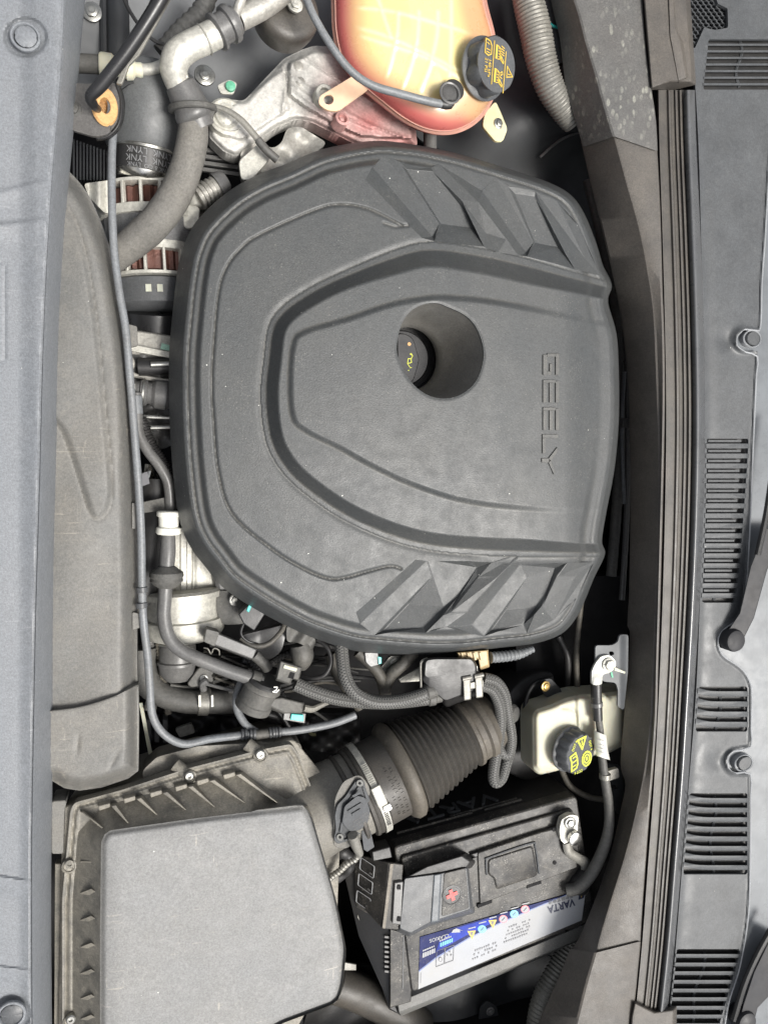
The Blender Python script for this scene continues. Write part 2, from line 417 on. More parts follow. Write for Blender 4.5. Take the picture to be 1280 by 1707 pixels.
m_white = mat('white_plastic', (.74, .73, .66), .45, grain=.1, var=.04)
m_cream = mat('cream_plastic', (.55, .535, .42), .5, grain=.1, spec=.3, sss=.3, var=.08, dust=.15, dcol=(.45, .38, .26))
m_label = mat('label_white', (.40, .415, .44), .7, grain=0, spec=.05, var=.04, dust=.6, dcol=(.4, .38, .34))
m_blue = mat('label_blue', (.014, .02, .09), .5, spec=.15, grain=0, var=.3, patch=.3)
m_blues = mat('label_bright_blue', (.03, .055, .36), .5, spec=.15, grain=0, var=.4, patch=.25)
m_navy = mat('print_navy', (.03, .035, .07), .4, grain=0)
m_ink = mat('print_grey', (.12, .12, .13), .5, grain=0)
m_cyan = mat('print_cyan', (.10, .42, .58), .4, grain=0)
m_redp = mat('print_red', (.62, .16, .2), .4, grain=0)
m_yel = mat('print_yellow', (.62, .42, .06), .45, grain=0, var=.05)
m_lime = mat('print_lime', (.72, .76, .08), .45, grain=0, var=.05)
m_redc = mat('red_plastic', (.60, .035, .03), .4, grain=.1)
m_orange = mat('orange_rubber', (.55, .32, .13), .55, grain=.2, dust=.3, dcol=(.35, .2, .1))
m_yelc = mat('yellow_connector', (.50, .37, .19), .5, grain=.2, dust=.3)
m_teal = mat('teal_clip', (.04, .42, .38), .35, grain=0)
m_copper = mat('copper_winding', (.11, .048, .036), .45, metal=.3, grain=.8, gscale=300)
m_tape = mat('harness_tape', (.05, .048, .043), .6, dust=.7, dcol=(.17, .15, .115), grain=1, gscale=350)
m_sleeve = mat('silver_sleeve', (.22, .215, .195), .45, metal=.3, dust=.5, dcol=(.22, .20, .16), grain=.4)
m_glass = mat('windshield_glass', (.14, .15, .16), .3, grain=0, spec=.25)
m_wiper = mat('wiper_paint', (.018, .019, .023), .5, spec=.3, grain=.1, dust=.15)
m_oil = mat('oil_cap_plastic', (.018, .018, .019), .32, grain=.1)
m_green = mat('green_tape', (.10, .35, .22), .5)
m_stator = mat('stator_steel', (.20, .20, .20), .5, metal=.6, grain=.4)
def braid(name, c0, c1):
    m = mat(name, c1, .5, grain=0); t = m.node_tree; N, Lk = t.nodes, t.links; b = N['Principled BSDF']
    uv = N.new('ShaderNodeUVMap'); sp = N.new('ShaderNodeSeparateXYZ'); Lk.new(uv.outputs[0], sp.inputs[0])
    def ma(op, a, b_):
        q = N.new('ShaderNodeMath'); q.operation = op
        for i, v in enumerate((a, b_)):
            if isinstance(v, (int, float)): q.inputs[i].default_value = v
            elif v is not None: Lk.new(v, q.inputs[i])
        return q.outputs[0]
    u = ma('MULTIPLY', sp.outputs[0], 2*math.pi*8); v = ma('MULTIPLY', sp.outputs[1], 2*math.pi/.0042)
    s1 = ma('SINE', ma('ADD', u, v), None); s2 = ma('SINE', ma('SUBTRACT', u, v), None)
    f = ma('MAXIMUM', s1, s2); mr = N.new('ShaderNodeMapRange'); mr.inputs[1].default_value = .1; mr.inputs[2].default_value = .95; Lk.new(f, mr.inputs[0])
    mx = N.new('ShaderNodeMix'); mx.data_type = 'RGBA'; Lk.new(mr.outputs[0], mx.inputs[0]); mx.inputs[6].default_value = (*c0, 1); mx.inputs[7].default_value = (*c1, 1)
    Lk.new(mx.outputs[2], b.inputs['Base Color'])
    bp = N.new('ShaderNodeBump'); bp.inputs['Strength'].default_value = .6; bp.inputs['Distance'].default_value = .0008; Lk.new(mr.outputs[0], bp.inputs['Height']); Lk.new(bp.outputs[0], b.inputs['Normal'])
    return m
m_braid = braid('braided_sleeve', (.035, .035, .035), (.15, .148, .138))
# ================================================================ THE SETTING: floor of the bay and inner body panels
def shell():
    g = []
    x0, x1, y0, y1 = -.75, .75, -.95, .95
    g.append(gbox(Vector((0, 0, -.46)), (1500, 1900, 20)))
    g.append(gbox(Vector((x0, 0, -.27)), (20, 1900, 360))); g.append(gbox(Vector((x1, 0, -.27)), (20, 1900, 360)))
    g.append(gbox(Vector((0, y0, -.27)), (1480, 20, 360))); g.append(gbox(Vector((0, y1, -.27)), (1480, 20, 360)))
    return tag(M('engine_bay_floor', g, m_deep, smooth=False), kind='structure')
shell()
# upper wing panel (top of photo) and lower wing panel: painted sheet metal
o = ghf(rnd([(120, -60), (600, -60), (640, 60), (560, 190), (420, 215), (300, 170), (200, 190), (100, 150)], 30),
        lambda X, Y: -190+25*np.sin(X/90)+30*ss(150, -50, Y), 6)
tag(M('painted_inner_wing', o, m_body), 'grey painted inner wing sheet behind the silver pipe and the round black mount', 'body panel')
o = ghf(rnd([(700, -60), (1010, -60), (1010, 250), (1030, 420), (1010, 470), (930, 330), (820, 290), (760, 260), (690, 230)], 20),
        lambda X, Y: -150+.22*(X-850)-45*ss(170, 330, Y)-60*ss(900, 1010, X)*ss(200, 300, Y)+8*np.sin((X+Y)/40), 5,
        holes=[ell(898, 245, 11, 4, 12)])
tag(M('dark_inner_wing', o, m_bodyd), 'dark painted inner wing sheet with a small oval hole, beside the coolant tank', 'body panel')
o = ghf(rnd([(480, 1600), (620, 1610), (760, 1600), (930, 1510), (1080, 1500), (1080, 1780), (430, 1780), (440, 1690)], 20),
        lambda X, Y: -230+30*ss(560, 800, X)+6*np.sin(X/37)+10*np.sin(Y/30), 5)
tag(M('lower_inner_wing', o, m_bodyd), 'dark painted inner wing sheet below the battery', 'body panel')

# ================================================================ front trim panel
def front_panel():
    Zf = 38
    edge = [(110, -60), (106, 60), (98, 180), (88, 300), (79, 450), (73, 600), (68, 800), (62, 1000), (58, 1200), (55, 1400), (55, 1600), (56, 1780)]
    side = [(148, -60), (137, 60), (125, 200), (114, 320), (105, 450), (100, 560), (95, 750), (91, 900), (89, 1100), (88, 1300), (86, 1500), (88, 1780)]
    t = T('radiator_cover', 'long grey plastic cover with round push clips along the left side of the photo', 'trim cover', (40, 900, 0))
    O = [(-90, -60)]+cr(edge, 4).tolist()+[(-90, 1780)]
    def zf(X, Y):
        z = Zf+0*X
        for (y0, y1, s, w_, d) in ((320, 300, 78, 5, 2.2), (375, 366, 80, 7, 3), (1462, 1470, 52, 7, 3.5), (1612, 1618, 50, 6, 3)):
            yc = y0+(y1-y0)*np.clip(X/s, 0, 1.1); dd = (Y-yc)/w_
            z += d*np.where(dd > 0, np.exp(-dd*dd*.1), np.exp(-dd*dd*6))*ss(s*1.25, s*.6, X)-d*ss(s*1.25, s*.6, X)
        for (cx, cy, rx, ry, c) in ((43, 62, 34, 31, 1), (20, 1690, 30, 30, 1)):
            r = np.sqrt(((X-cx)/rx)**2+((Y-cy)/ry)**2); z += -5*ss(1.12, .95, r)
        r, _, _ = pdist(rnd([(-40, 438), (9, 438), (9, 602), (-40, 602)], 6), X, Y)
        z -= 1.2*np.exp(-(r/2.2)**2)
        d, _, _ = pdist(np.array(edge), X, Y, False); z -= 4*(1-ss(0, 7, d))
        return z
    M('top_panel', ghf(O, zf, 3), m_panel, t)
    E = [(x-.5, y, Zf-3) for x, y in edge]; E2 = [(x+3, y, Zf-7) for x, y in edge]
    Sd = [(x, y, -40) for x, y in side]; S2 = [(x, y, -75) for x, y in side]
    M('side_panel', gribbon([E, E2, [(a[0]*.15+b[0]*.85, b[1], -26) for a, b in zip(edge, side)], Sd, S2], 70), m_panel, t)
    for (cx, cy, n) in ((43, 62, 0), (20, 1690, 1)):
        sc_ = 1 if not n else .95
        c = M('push_clip', [glathe((cx, cy, Zf-5), Vector((0, 0, 1)), [(-2, 24*sc_), (3, 24*sc_), (4.5, 22.5*sc_), (4.5, 20*sc_), (1.5, 18.5*sc_), (-2, 18.5*sc_)], 40)], m_panel, t, bevel=.2)
        M('clip_centre', [glathe((cx+1, cy, Zf-6), Vector((0, 0, 1)), [(-2, 18), (2.4, 17.5), (3.4, 16), (3.4, .1)], 32, mod=lambda a, j: .93+.07*(abs(math.sin(2*a)) > .35))], m_panel if n == 0 else m_batg, c)
front_panel()

# ================================================================ intake duct
def duct():
    t = T('intake_duct', 'long dusty flat air duct running beside the radiator cover down to the filter box', 'air duct', (150, 900, -60))
    R_ = [(60, 262), (100, 275), (118, 288), (145, 320), (168, 368), (188, 430), (203, 505), (214, 580), (221, 660), (225, 760), (228, 860), (229, 1000), (229, 1100), (230, 1152)]
    Rc = cr(R_, 6)
    O = Rc.tolist()+[(180, 1180), (100, 1202), (40, 1202), (40, 262)]
    crease = cr([(95, 322), (112, 345), (130, 378), (147, 440), (160, 520), (169, 600), (177, 690), (187, 790), (186, 835), (176, 858), (160, 866), (148, 852), (136, 815), (122, 770), (104, 722), (88, 700)], 6)
    poly = crease.tolist()+[(40, 700), (40, 322)]
    def zf(X, Y):
        d, _, _ = pdist(Rc, X, Y, False)
        z = -36-34*(1-ss(0, 34, d))**1.6-.0006*(X-150)**2
        i = pip(poly, X, Y); d2, _, _ = pdist(crease, X, Y, False)
        z += np.where(i, ss(0, 11, d2), 0)*4.5-1.2*np.exp(-(d2/2.5)**2)*(~i)
        d3, _, _ = pdist(cr([(104, 300), (135, 345), (160, 400), (178, 470), (190, 560), (198, 660), (203, 760)], 5), X, Y, False)
        z += .8*np.exp(-((d3)/3)**2)
        return z+1.0*np.sin(X/23+Y/61)
    M('duct_body', ghf(O, zf, 2.6, drop=25), m_duct, t)
    O2 = np.array([(60, 1188), (130, 1180), (190, 1162), (231, 1141), (232, 1200), (231, 1285), (214, 1298), (170, 1313), (133, 1318), (108, 1314), (88, 1302), (60, 1300)])
    def z2(X, Y):
        d, _, _ = pdist([(231, 1141), (231, 1285), (214, 1298), (170, 1313), (133, 1318), (108, 1314), (88, 1302)], X, Y, False)
        z = -31-30*(1-ss(0, 26, d))**1.5
        for (x, y, a) in ((190, 1268, .5), (212, 1262, .2), (130, 1240, .1)):
            z -= 2.0*np.exp(-(((X-x)+(Y-y)*a)/4)**2-((Y-y)/14)**2)
        return z
    M('joint_sleeve', ghf(O2, z2, 2.6, drop=22), m_duct, t)
    M('joint_lip', gribbon([[(60, 1187, -27), (130, 1179, -27), (190, 1161, -29), (231, 1140, -58)], [(60, 1190, -27), (130, 1182, -27), (190, 1165, -29), (231, 1144, -58)], [(60, 1190, -38), (130, 1183, -38), (190, 1166, -38), (230, 1145, -64)]], 24), m_duct, t, solid=1)
    for (x, y, h) in ((222, 560, 40), (228, 860, 45), (229, 1035, 30)):
        M('edge_tab', gprism(rnd([(x-8, y-h/2), (x+7, y-h/2+4), (x+8, y+h/2-4), (x-8, y+h/2)], 3), -62, -70), m_duct, t, bevel=.6)
duct()

# ================================================================ engine cover
OUT = cr([(282, 600), (283, 700), (289, 790), (300, 868), (318, 912), (345, 948), (374, 981), (425, 1015), (481, 1045), (535, 1068), (604, 1087), (700, 1091), (759, 1088), (833, 1080), (890, 1073), (935, 1057), (960, 1030), (975, 1000), (990, 963), (1008, 924), (1003, 901), (1011, 850), (1024, 780), (1031, 700), (1031, 620), (1027, 556), (1013, 503), (1020, 474), (1005, 443), (994, 407), (974, 357), (951, 325), (912, 303), (833, 277), (755, 254), (677, 239), (619, 235), (540, 248), (480, 272), (424, 294), (377, 322), (330, 366), (308, 406), (296, 453), (287, 531)], 6, True)
G2 = cr([(670, 376), (640, 360), (610, 347), (575, 341), (540, 345), (480, 369), (430, 393), (408, 408), (380, 441), (365, 484), (357, 562), (353, 640), (356, 700), (364, 787), (387, 857), (450, 913), (500, 945), (545, 964), (575, 963), (615, 952), (650, 944), (668, 948)], 6)
CO = cr([(1060, 478), (1016, 470), (950, 452), (872, 430), (794, 413), (716, 404), (658, 417), (560, 458), (510, 484), (470, 512), (448, 545), (440, 600), (435, 650), (438, 705), (449, 750), (478, 795), (525, 835), (580, 870), (650, 900), (716, 917), (800, 925), (900, 928), (1060, 928)], 6)
COP = CO.tolist()+[(1100, 700)]
K2 = cr([(1060, 545), (900, 512), (820, 497), (740, 490), (690, 494), (640, 505), (575, 527), (505, 548), (484, 572), (478, 640), (484, 700), (510, 725), (560, 750), (620, 783), (690, 815), (780, 842), (900, 855), (1060, 862)], 6)
K2P = K2.tolist()+[(1100, 700)]
WELL = cr([(661, 580), (668, 544), (683, 520), (704, 508), (726, 505), (747, 512), (774, 525), (791, 542), (802, 566), (806, 593), (800, 621), (788, 642), (769, 657), (747, 664), (722, 662), (699, 650), (680, 630), (667, 605)], 4, True)
def q5(x, y): return (x/2.56+560, y/2.56+220)
def q6(x, y): return (x/2.56+560, y/2.56+850)
P5 = dict(P0=(125, 203), b1=(155, 150), a3=(205, 100), u1=(268, 128), ua=(405, 152), u2=(437, 137), u3=(680, 193), u4=(735, 235), u5=(850, 255), u6=(940, 292), u7=(1035, 400), u8=(1125, 612),
          l8=(1020, 587), l7=(970, 572), l6=(815, 530), l5=(778, 526), l4=(690, 514), l3=(630, 490), l2=(420, 464), l1=(365, 452), a5=(440, 390), a6=(418, 456), f1=(330, 182), f2=(400, 285),
          c1=(412, 168), c2=(530, 287), c3=(612, 412), m1=(637, 432), d1=(605, 297), d2=(622, 250), d3=(688, 198), d5=(842, 470), d6=(818, 524), h2=(727, 456), g1=(785, 290), g2=(825, 385), g1b=(848, 277), e2=(915, 397), n1=(945, 490), n2=(982, 522), h1=(1060, 540))
S_ = lambda v: ('S', v)
P5['a5f'] = (447, 393); P5['d5f'] = (848, 473); P5['f1'] = (300, 160); P5['g1'] = (762, 262); P5['a6'] = (412, 448); P5['d6'] = (812, 518)
Z5 = {k: 0 for k in P5}
Z5.update(b1=S_(0), a5=S_(1), a6=S_(2), f1=S_(-3), c1=S_(-2), a5f=S_(-4), c3=S_(-3), c2=S_(5), m1=S_(6), e2=S_(5), n2=S_(7), d2=S_(0), d5=S_(1), d6=S_(2), g1=S_(-3), g1b=S_(-2), d5f=S_(-4), n1=S_(-3))
F5 = ['P0 b1 a6 l1', 'b1 a3 u1 a5 a6', 'u1 f1 a5f a5', 'u1 ua c1 f1', 'f1 c1 c2 c3 a5f', 'ua u2 c2 c1', 'a5f c3 l3 l2', 'a5 a5f l2 a6', 'a6 l2 l1', 'c2 m1 l4 l3 c3', 'u2 u3 d2 d1 c2', 'd1 d2 d6 l5', 'c2 d1 h2 m1', 'm1 h2 l5 l4', 'd1 l5 h2',
      'd2 u3 u4 d5 d6', 'u4 g1 d5f d5', 'u4 u5 g1b g1', 'g1 g1b e2 n1 d5f', 'd5f n1 l7 l6', 'd5 d5f l6 d6', 'd6 l6 l5', 'u5 e2 g1b', 'e2 n2 l8 l7 n1', 'u5 u6 u7 h1 e2', 'u7 u8 h1', 'e2 h1 n2', 'n2 h1 u8 l8']
P6 = dict(A1=(85, 438), A2=(340, 212), A3=(388, 218), A4=(408, 286), A5=(165, 535), A6=(103, 487), fa=(330, 395), fb=(235, 505), w1=(250, 520), w2=(385, 522), s1=(372, 500), s2=(460, 418), s3=(455, 452), j1=(600, 243), j2=(664, 225), j3=(600, 290), j4=(503, 402), j5=(540, 345), j6=(485, 440), k1=(748, 230), k2=(690, 288), C1=(555, 437), C3=(783, 235), C4=(578, 490), C5=(805, 300), C6=(632, 538),
          w3=(470, 500), fc=(750, 420), fd=(690, 500), w4=(700, 516), w5=(812, 522), v1=(795, 488), v2=(850, 420), v3=(845, 448), D1=(935, 250), D2=(986, 226), D3=(940, 286), D4=(880, 412), D5=(908, 330), E1=(1100, 222), E2=(1020, 286), w6=(930, 468), w7=(1030, 370), top1=(560, 218), w0=(130, 560))
P6.update(fa=(308, 400), fb=(196, 518), fc=(722, 428), fd=(658, 516))
Z6 = {k: 0 for k in P6}
Z6.update({k: S_(v) for k, v in dict(A3=2, A4=1, A5=0, A6=0, fa=-12, fb=-8, s1=-2, s2=-1, j1=-3, j5=-2, C3=2, C4=0, C5=1, C6=0, fc=-12, fd=-8, v1=-2, v2=-1, D1=-3, D5=-2, j3=4, j4=5, D3=4, D4=6).items()})
F6 = ['A1 A2 A3 A6', 'A6 A3 A4 A5', 'A3 top1 j1 j5 s2 fa A4', 'top1 j2 j1', 'A4 fa fb A5', 'fb fa s2 s1', 'fb s1 w2 w1', 's1 s2 s3 w2', 'A5 fb w1', 'j1 j2 j3 j4 j5', 'j5 j4 j6 s3 s2', 's3 j6 C1 C4 w3 w2', 'j2 k1 k2 j3', 'j3 k2 C1 j6 j4', 'k1 C1 k2', 'k1 C3 C4 C1', 'C4 C3 C5 C6', 'C4 C6 w3',
      'C3 D2 D1 D5 v2 fc C5', 'C5 fc fd C6', 'fd fc v2 v1', 'fd v1 w5 w4', 'v1 v2 v3 w5', 'C6 fd w4', 'D1 D2 D3 D4 D5', 'D5 D4 v3 v2', 'D2 E1 E2 D3', 'D3 E2 D4', 'E2 E1 w7 w6 D4', 'D4 w6 w5 v3']
per5 = [q5(*P5[k]) for k in 'P0 b1 a3 u1 ua u2 u3 u4 u5 u6 u7 u8 l8 l7 l6 l5 l4 l3 l2 l1'.split()]
per6 = [q6(*P6[k]) for k in 'A1 A2 A3 top1 j2 k1 C3 D2 E1 w7 w6 w5 w4 C6 w3 w2 w1 A5 A6'.split()]
def shrink(poly, k):
    P = np.array(poly); return P.mean(0)+(P-P.mean(0))*k
HP5, HP6 = np.array(per5), np.array(per6)
def zcover(X, Y, band=1):
    X = np.asarray(X, float); Y = np.asarray(Y, float)
    d, _, _ = pdist(OUT, X, Y)
    nx, ny = (X-690)/np.hypot(X-690, Y-660), (Y-660)/np.hypot(X-690, Y-660)
    L = np.clip(-nx*1.15, 0, 1); B_ = np.clip(ny, 0, 1)*np.clip(-nx*3+.6, 0, 1)
    s = 8+15*np.maximum(L, .55*B_)
    z = -13*((X-720)/400)**2-10*((Y-665)/430)**2-8*ss(900, 1040, X)
    z += -52*(1-np.clip(d/s, 0, 1))**1.1-4*(1-ss(s*.8, s+7, d))
    lf = ss(-.95, -.2, -nx-.15)*0+1
    rs = ss(1010, 940, X)                       # the right end has no grooves
    z += rs*(-2.4*np.exp(-((d-s-9)/2.1)**2)+1.0*ss(s+9, s+14, d)+12*band*ss(s+19, s+19+12, d))
    d2, _, _ = pdist(G2, X, Y, False); z += -2.4*np.exp(-(d2/2.1)**2)
    i2 = pip(G2.tolist()+[(700, 900), (700, 420)], X, Y); z += np.where(i2, 1.2*ss(0, 6, d2), 0)*ss(690, 600, X)
    # raised centre
    dc, _, _ = pdist(CO, X, Y, False); ic = pip(COP, X, Y)
    wd = 30+12*ss(560, 700, X)*ss(600, 450, Y)-8*ss(850, 1000, X)
    u = np.clip(dc/wd, 0, 1)
    r = np.where(ic, np.interp(u, [0, .3, .5, .62, .93, 1], [0, .5, 9, 14.5, 28.5, 30]), 0)
    z += r-np.where(~ic, 1.5*np.exp(-(dc/6)**2), 0)
    dk, _, _ = pdist(K2, X, Y, False); ik = pip(K2P, X, Y); z += np.where(ik, 6.5*ss(0, 12, dk), 0)*(1-.8*ss(800, 960, X))
    # lip of the filler well
    dw, _, _ = pdist(WELL, X, Y); z += 1.0*np.exp(-(dw/5)**2)*0-1.2*np.exp(-(dw/2.2)**2)
    # dip over the emblem side
    z -= 3*np.exp(-((Y-935)/9)**2)*ss(780, 830, X)
    # short tick by the first rib
    dt, _, _ = pdist([(640, 372), (658, 378), (680, 376)], X, Y, False); z -= 2*np.exp(-(dt/2.5)**2)
    return z
def engine_cover():
    t = T('engine_cover', 'large dark grey plastic engine cover with raised centre and round oil filler well', 'engine cover', (700, 660, -40))
    # sheet with the two rib fields and the well left open
    M('cover_shell', ghf(OUT, zcover, 1.6, holes=[WELL, HP5, HP6], drop=10), m_cover, t, ang=50)
    for PP, ZZ, FFs, q in ((P5, Z5, F5, q5), (P6, Z6, F6, q6)):
        ks = [k for k in PP if any(k in f.split() for f in FFs)]; c = np.array([q(*PP[k]) for k in ks])
        z = zcover(c[:, 0], c[:, 1])+.2; zs = zcover(c[:, 0], c[:, 1], 0)
        z = np.array([zs[i]+ZZ[k][1] if isinstance(ZZ[k], tuple) else z[i]+ZZ[k] for i, k in enumerate(ks)])
        v = Wn(c[:, 0], c[:, 1], z); ix = {k: i for i, k in enumerate(ks)}
        f = [tuple(ix[k] for k in s.split()) for s in FFs]
        # orient every facet upwards
        ff = []
        for a in f:
            p = np.array([v[i] for i in a]); n = sum(np.cross(p[i]-p[0], p[(i+1)]-p[0]) for i in range(1, len(p)-1))
            ff.append(a if n[2] > 0 else a[::-1])
        o = M('rib_field', (v.tolist(), ff), m_ribs, t, smooth=False)
        b = o.modifiers.new('b', 'BEVEL'); b.width = .0013; b.segments = 2; b.limit_method = 'ANGLE'; b.angle_limit = rad(8)
    # filler well
    zr = zcover(WELL[:, 0], WELL[:, 1])
    n = len(WELL); hole = []
    # bottom ring is a true circle below; matched by angle
    cb = W(684, 597, -40); rb = 50*S(684, 597, -40)
    top = [W(p[0], p[1], z-1.2) for p, z in zip(WELL, zr)]
    ct = sum(top, Vector())/n
    rings = []
    for k, fz in ((0, 0), (.04, .10), (.25, .42), (.55, .72), (.8, .9), (1, 1)):
        r = []
        for p in top:
            a = math.atan2(p.y-ct.y, p.x-ct.x); b = Vector((cb.x+rb*math.cos(a), cb.y+rb*1.05*math.sin(a), 0))
            zz = p.z+(cb.z-p.z)*fz; kk = k**.85 if k else 0
            r.append(Vector((p.x+(b.x-p.x)*kk, p.y+(b.y-p.y)*kk, zz)))
        rings.append(r)
    r = [p+Vector((0, 0, -.012)) for p in rings[-1]]; rings.append(r)
    M('filler_well', gloft(rings, False, False), mat('well_plastic', (.13, .128, .12), .5, dust=.5, dcol=(.20, .175, .14), grain=.5), t, ang=60)
    # raised word down the right side, one part per letter
    def bar(x0, y0, x1, y1): return (x0, y0, x1, y1)
    L = [('G', 590, 626), ('E', 633, 672), ('E', 680, 717), ('L', 722, 752), ('Y', 745, 790)]
    def letter(polys):
        g = []
        for pl in polys:
            pl = np.array(pl, float); z = zcover(pl[:, 0], pl[:, 1])
            a = [W(p[0], p[1], zz+2.2) for p, zz in zip(pl, z)]; b = [v-Vector((0, 0, .006)) for v in a]
            g.append(gloft([b, a]))
        M('letter', g, m_cover, t, smooth=False, bevel=.45)
    def R_(x0, y0, x1, y1): return [(x0, y0), (x1, y0), (x1, y1), (x0, y1)]
    # tops of the letters face right (x 932), feet left (x 905); text runs down
    letter([R_(926, 589, 932, 625), R_(912, 589, 926, 594.5), R_(905, 591, 912, 625), R_(912, 619, 919, 625), R_(916, 606, 920.5, 619)])
    for y in (633, 679): letter([R_(926, y+2, 932, y+38), R_(905, y, 926, y+5), R_(905, y+5, 910.5, y+38), R_(915.5, y+5, 921, y+38)])
    letter([R_(904, 724, 930, 730), R_(904, 730, 909.5, 756)])
    letter([[(903, 764), (915, 764), (915, 771), (903, 771)], [(914, 764), (929, 745), (929, 753), (918, 768)], [(914, 771), (918, 767), (926, 787), (923, 791)]])
engine_cover()
# oil filler cap, standing on the engine below the well
def oil_cap():
    t = T('oil_filler_cap', 'round black oil filler cap with yellow oil can symbol at the bottom of the well', 'cap', (668, 600, -72))
    zz = -66; c = (671, 597, zz)
    M('cap_body', glathe(c, Vector((0, 0, 1)), [(-30, 46), (-3, 46), (0, 44), (0, .1)], 48), m_oil, t)
    M('grip_bar', gprism(rnd([(662, 556), (676, 556), (689, 565), (699, 600), (690, 632), (677, 648), (664, 643)], 6), zz+9, zz-1, 2), m_oil, t, bevel=1)
    M('cap_neck', glathe((674, 597, zz-16), Vector((0, 0, 1)), [(-40, 60), (0, 60), (1, 52), (-4, 52)], 48), m_black, t)
    fr = frame((682, 597, zz+9.3)); s = S(682, 597, zz)
    M('orange_dot', gplate(ell(0, 23, 3, 3, 16), fr, s), m_orange, t)
    g = gstroke([(3, 8), (6, 4), (3, -1), (4, -7), (-3, -9), (-2, -1), (3, -1)], 1.0, fr, s)+gstroke([(-3, -9), (2, -16), (4, -15)], 1.0, fr, s)+gstroke([(6, 4), (1, 7)], 1.0, fr, s)+[gplate(ell(-1, -20, 1, 1, 8), fr, s)]
    M('oil_can_symbol', g, m_lime, t, smooth=False)
oil_cap()
# the block under the cover, dark
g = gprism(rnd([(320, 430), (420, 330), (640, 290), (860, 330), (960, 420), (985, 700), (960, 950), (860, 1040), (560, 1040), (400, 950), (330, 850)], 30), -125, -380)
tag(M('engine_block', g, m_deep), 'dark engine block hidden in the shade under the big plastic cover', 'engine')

# ================================================================ trim over the firewall, its seal and the cowl
def firewall_trim():
    t = T('firewall_trim', 'long curved dusty plastic trim strip between the engine cover and the rubber seal', 'trim strip', (1070, 800, -20))
    le = [(968, 236), (985, 310), (1002, 380), (1022, 465), (1036, 540), (1045, 620), (1049, 720), (1050, 850), (1048, 980), (1045, 1042), (1049, 1056), (1044, 1120), (1040, 1190), (1034, 1262), (1035, 1285), (1042, 1308), (1034, 1350), (1018, 1420), (995, 1490), (966, 1560), (948, 1588)]
    cz = [(1022, 226), (1042, 300), (1064, 380), (1078, 450), (1088, 520), (1092, 600), (1096, 720), (1097, 820), (1094, 930), (1090, 1040), (1086, 1130), (1083, 1200), (1074, 1280), (1058, 1360), (1040, 1430), (1018, 1500), (1000, 1560), (993, 1590)]
    re_ = [(1094, 250), (1098, 320), (1101, 400), (1103, 480), (1106, 560), (1107, 660), (1105, 780), (1102, 900), (1099, 1010), (1096, 1110), (1094, 1190), (1088, 1280), (1080, 1370), (1074, 1450), (1069, 1520), (1066, 1572)]
    z = lambda l, h: [(x, y, h) for x, y in l]
    mid = [((a[0]*.5+b[0]*.5), a[1]*.5+b[1]*.5) for a, b in zip(cr(le, 1, False), cr(le, 1, False))]
    def sh(l, dx): return [(x+dx, y) for x, y in l]
    M('trim_body', gribbon([z(sh(le, 1), -120), z(le, -62), z(sh(le, 3), -57), z(cz, -8), z(sh(cz, 3.5), -6.5), z(sh(re_, -3), 1), z(re_, 1), z(sh(re_, 1.5), -8)], 150), m_trim, t, ang=30)
    def section(name, l, c, r, mt):
        M(name, gribbon([z(sh(l, 1), -120), z(l, -58), z(sh(l, 3), -54), z(c, -5), z(sh(c, 4), -3), z(sh(r, -3), 4), z(r, 3), z(sh(r, 1), -10)], 60), mt, t, ang=30)
    section('upper_trim_section', [(905, -60), (922, 20), (932, 60), (938, 110), (944, 150), (958, 200), (971, 244)], [(935, -60), (962, 20), (975, 70), (990, 120), (1002, 165), (1012, 200), (1021, 228)], [(1068, -60), (1070, 0), (1074, 60), (1079, 110), (1084, 145), (1092, 200), (1095, 251)], m_trimt)
    section('lower_trim_section', [(950, 1582), (935, 1620), (915, 1665), (895, 1710), (870, 1780)], [(990, 1588), (975, 1640), (960, 1700), (940, 1780)], [(1067, 1570), (1062, 1620), (1057, 1668), (1050, 1700), (1045, 1780)], m_trim)
firewall_trim()
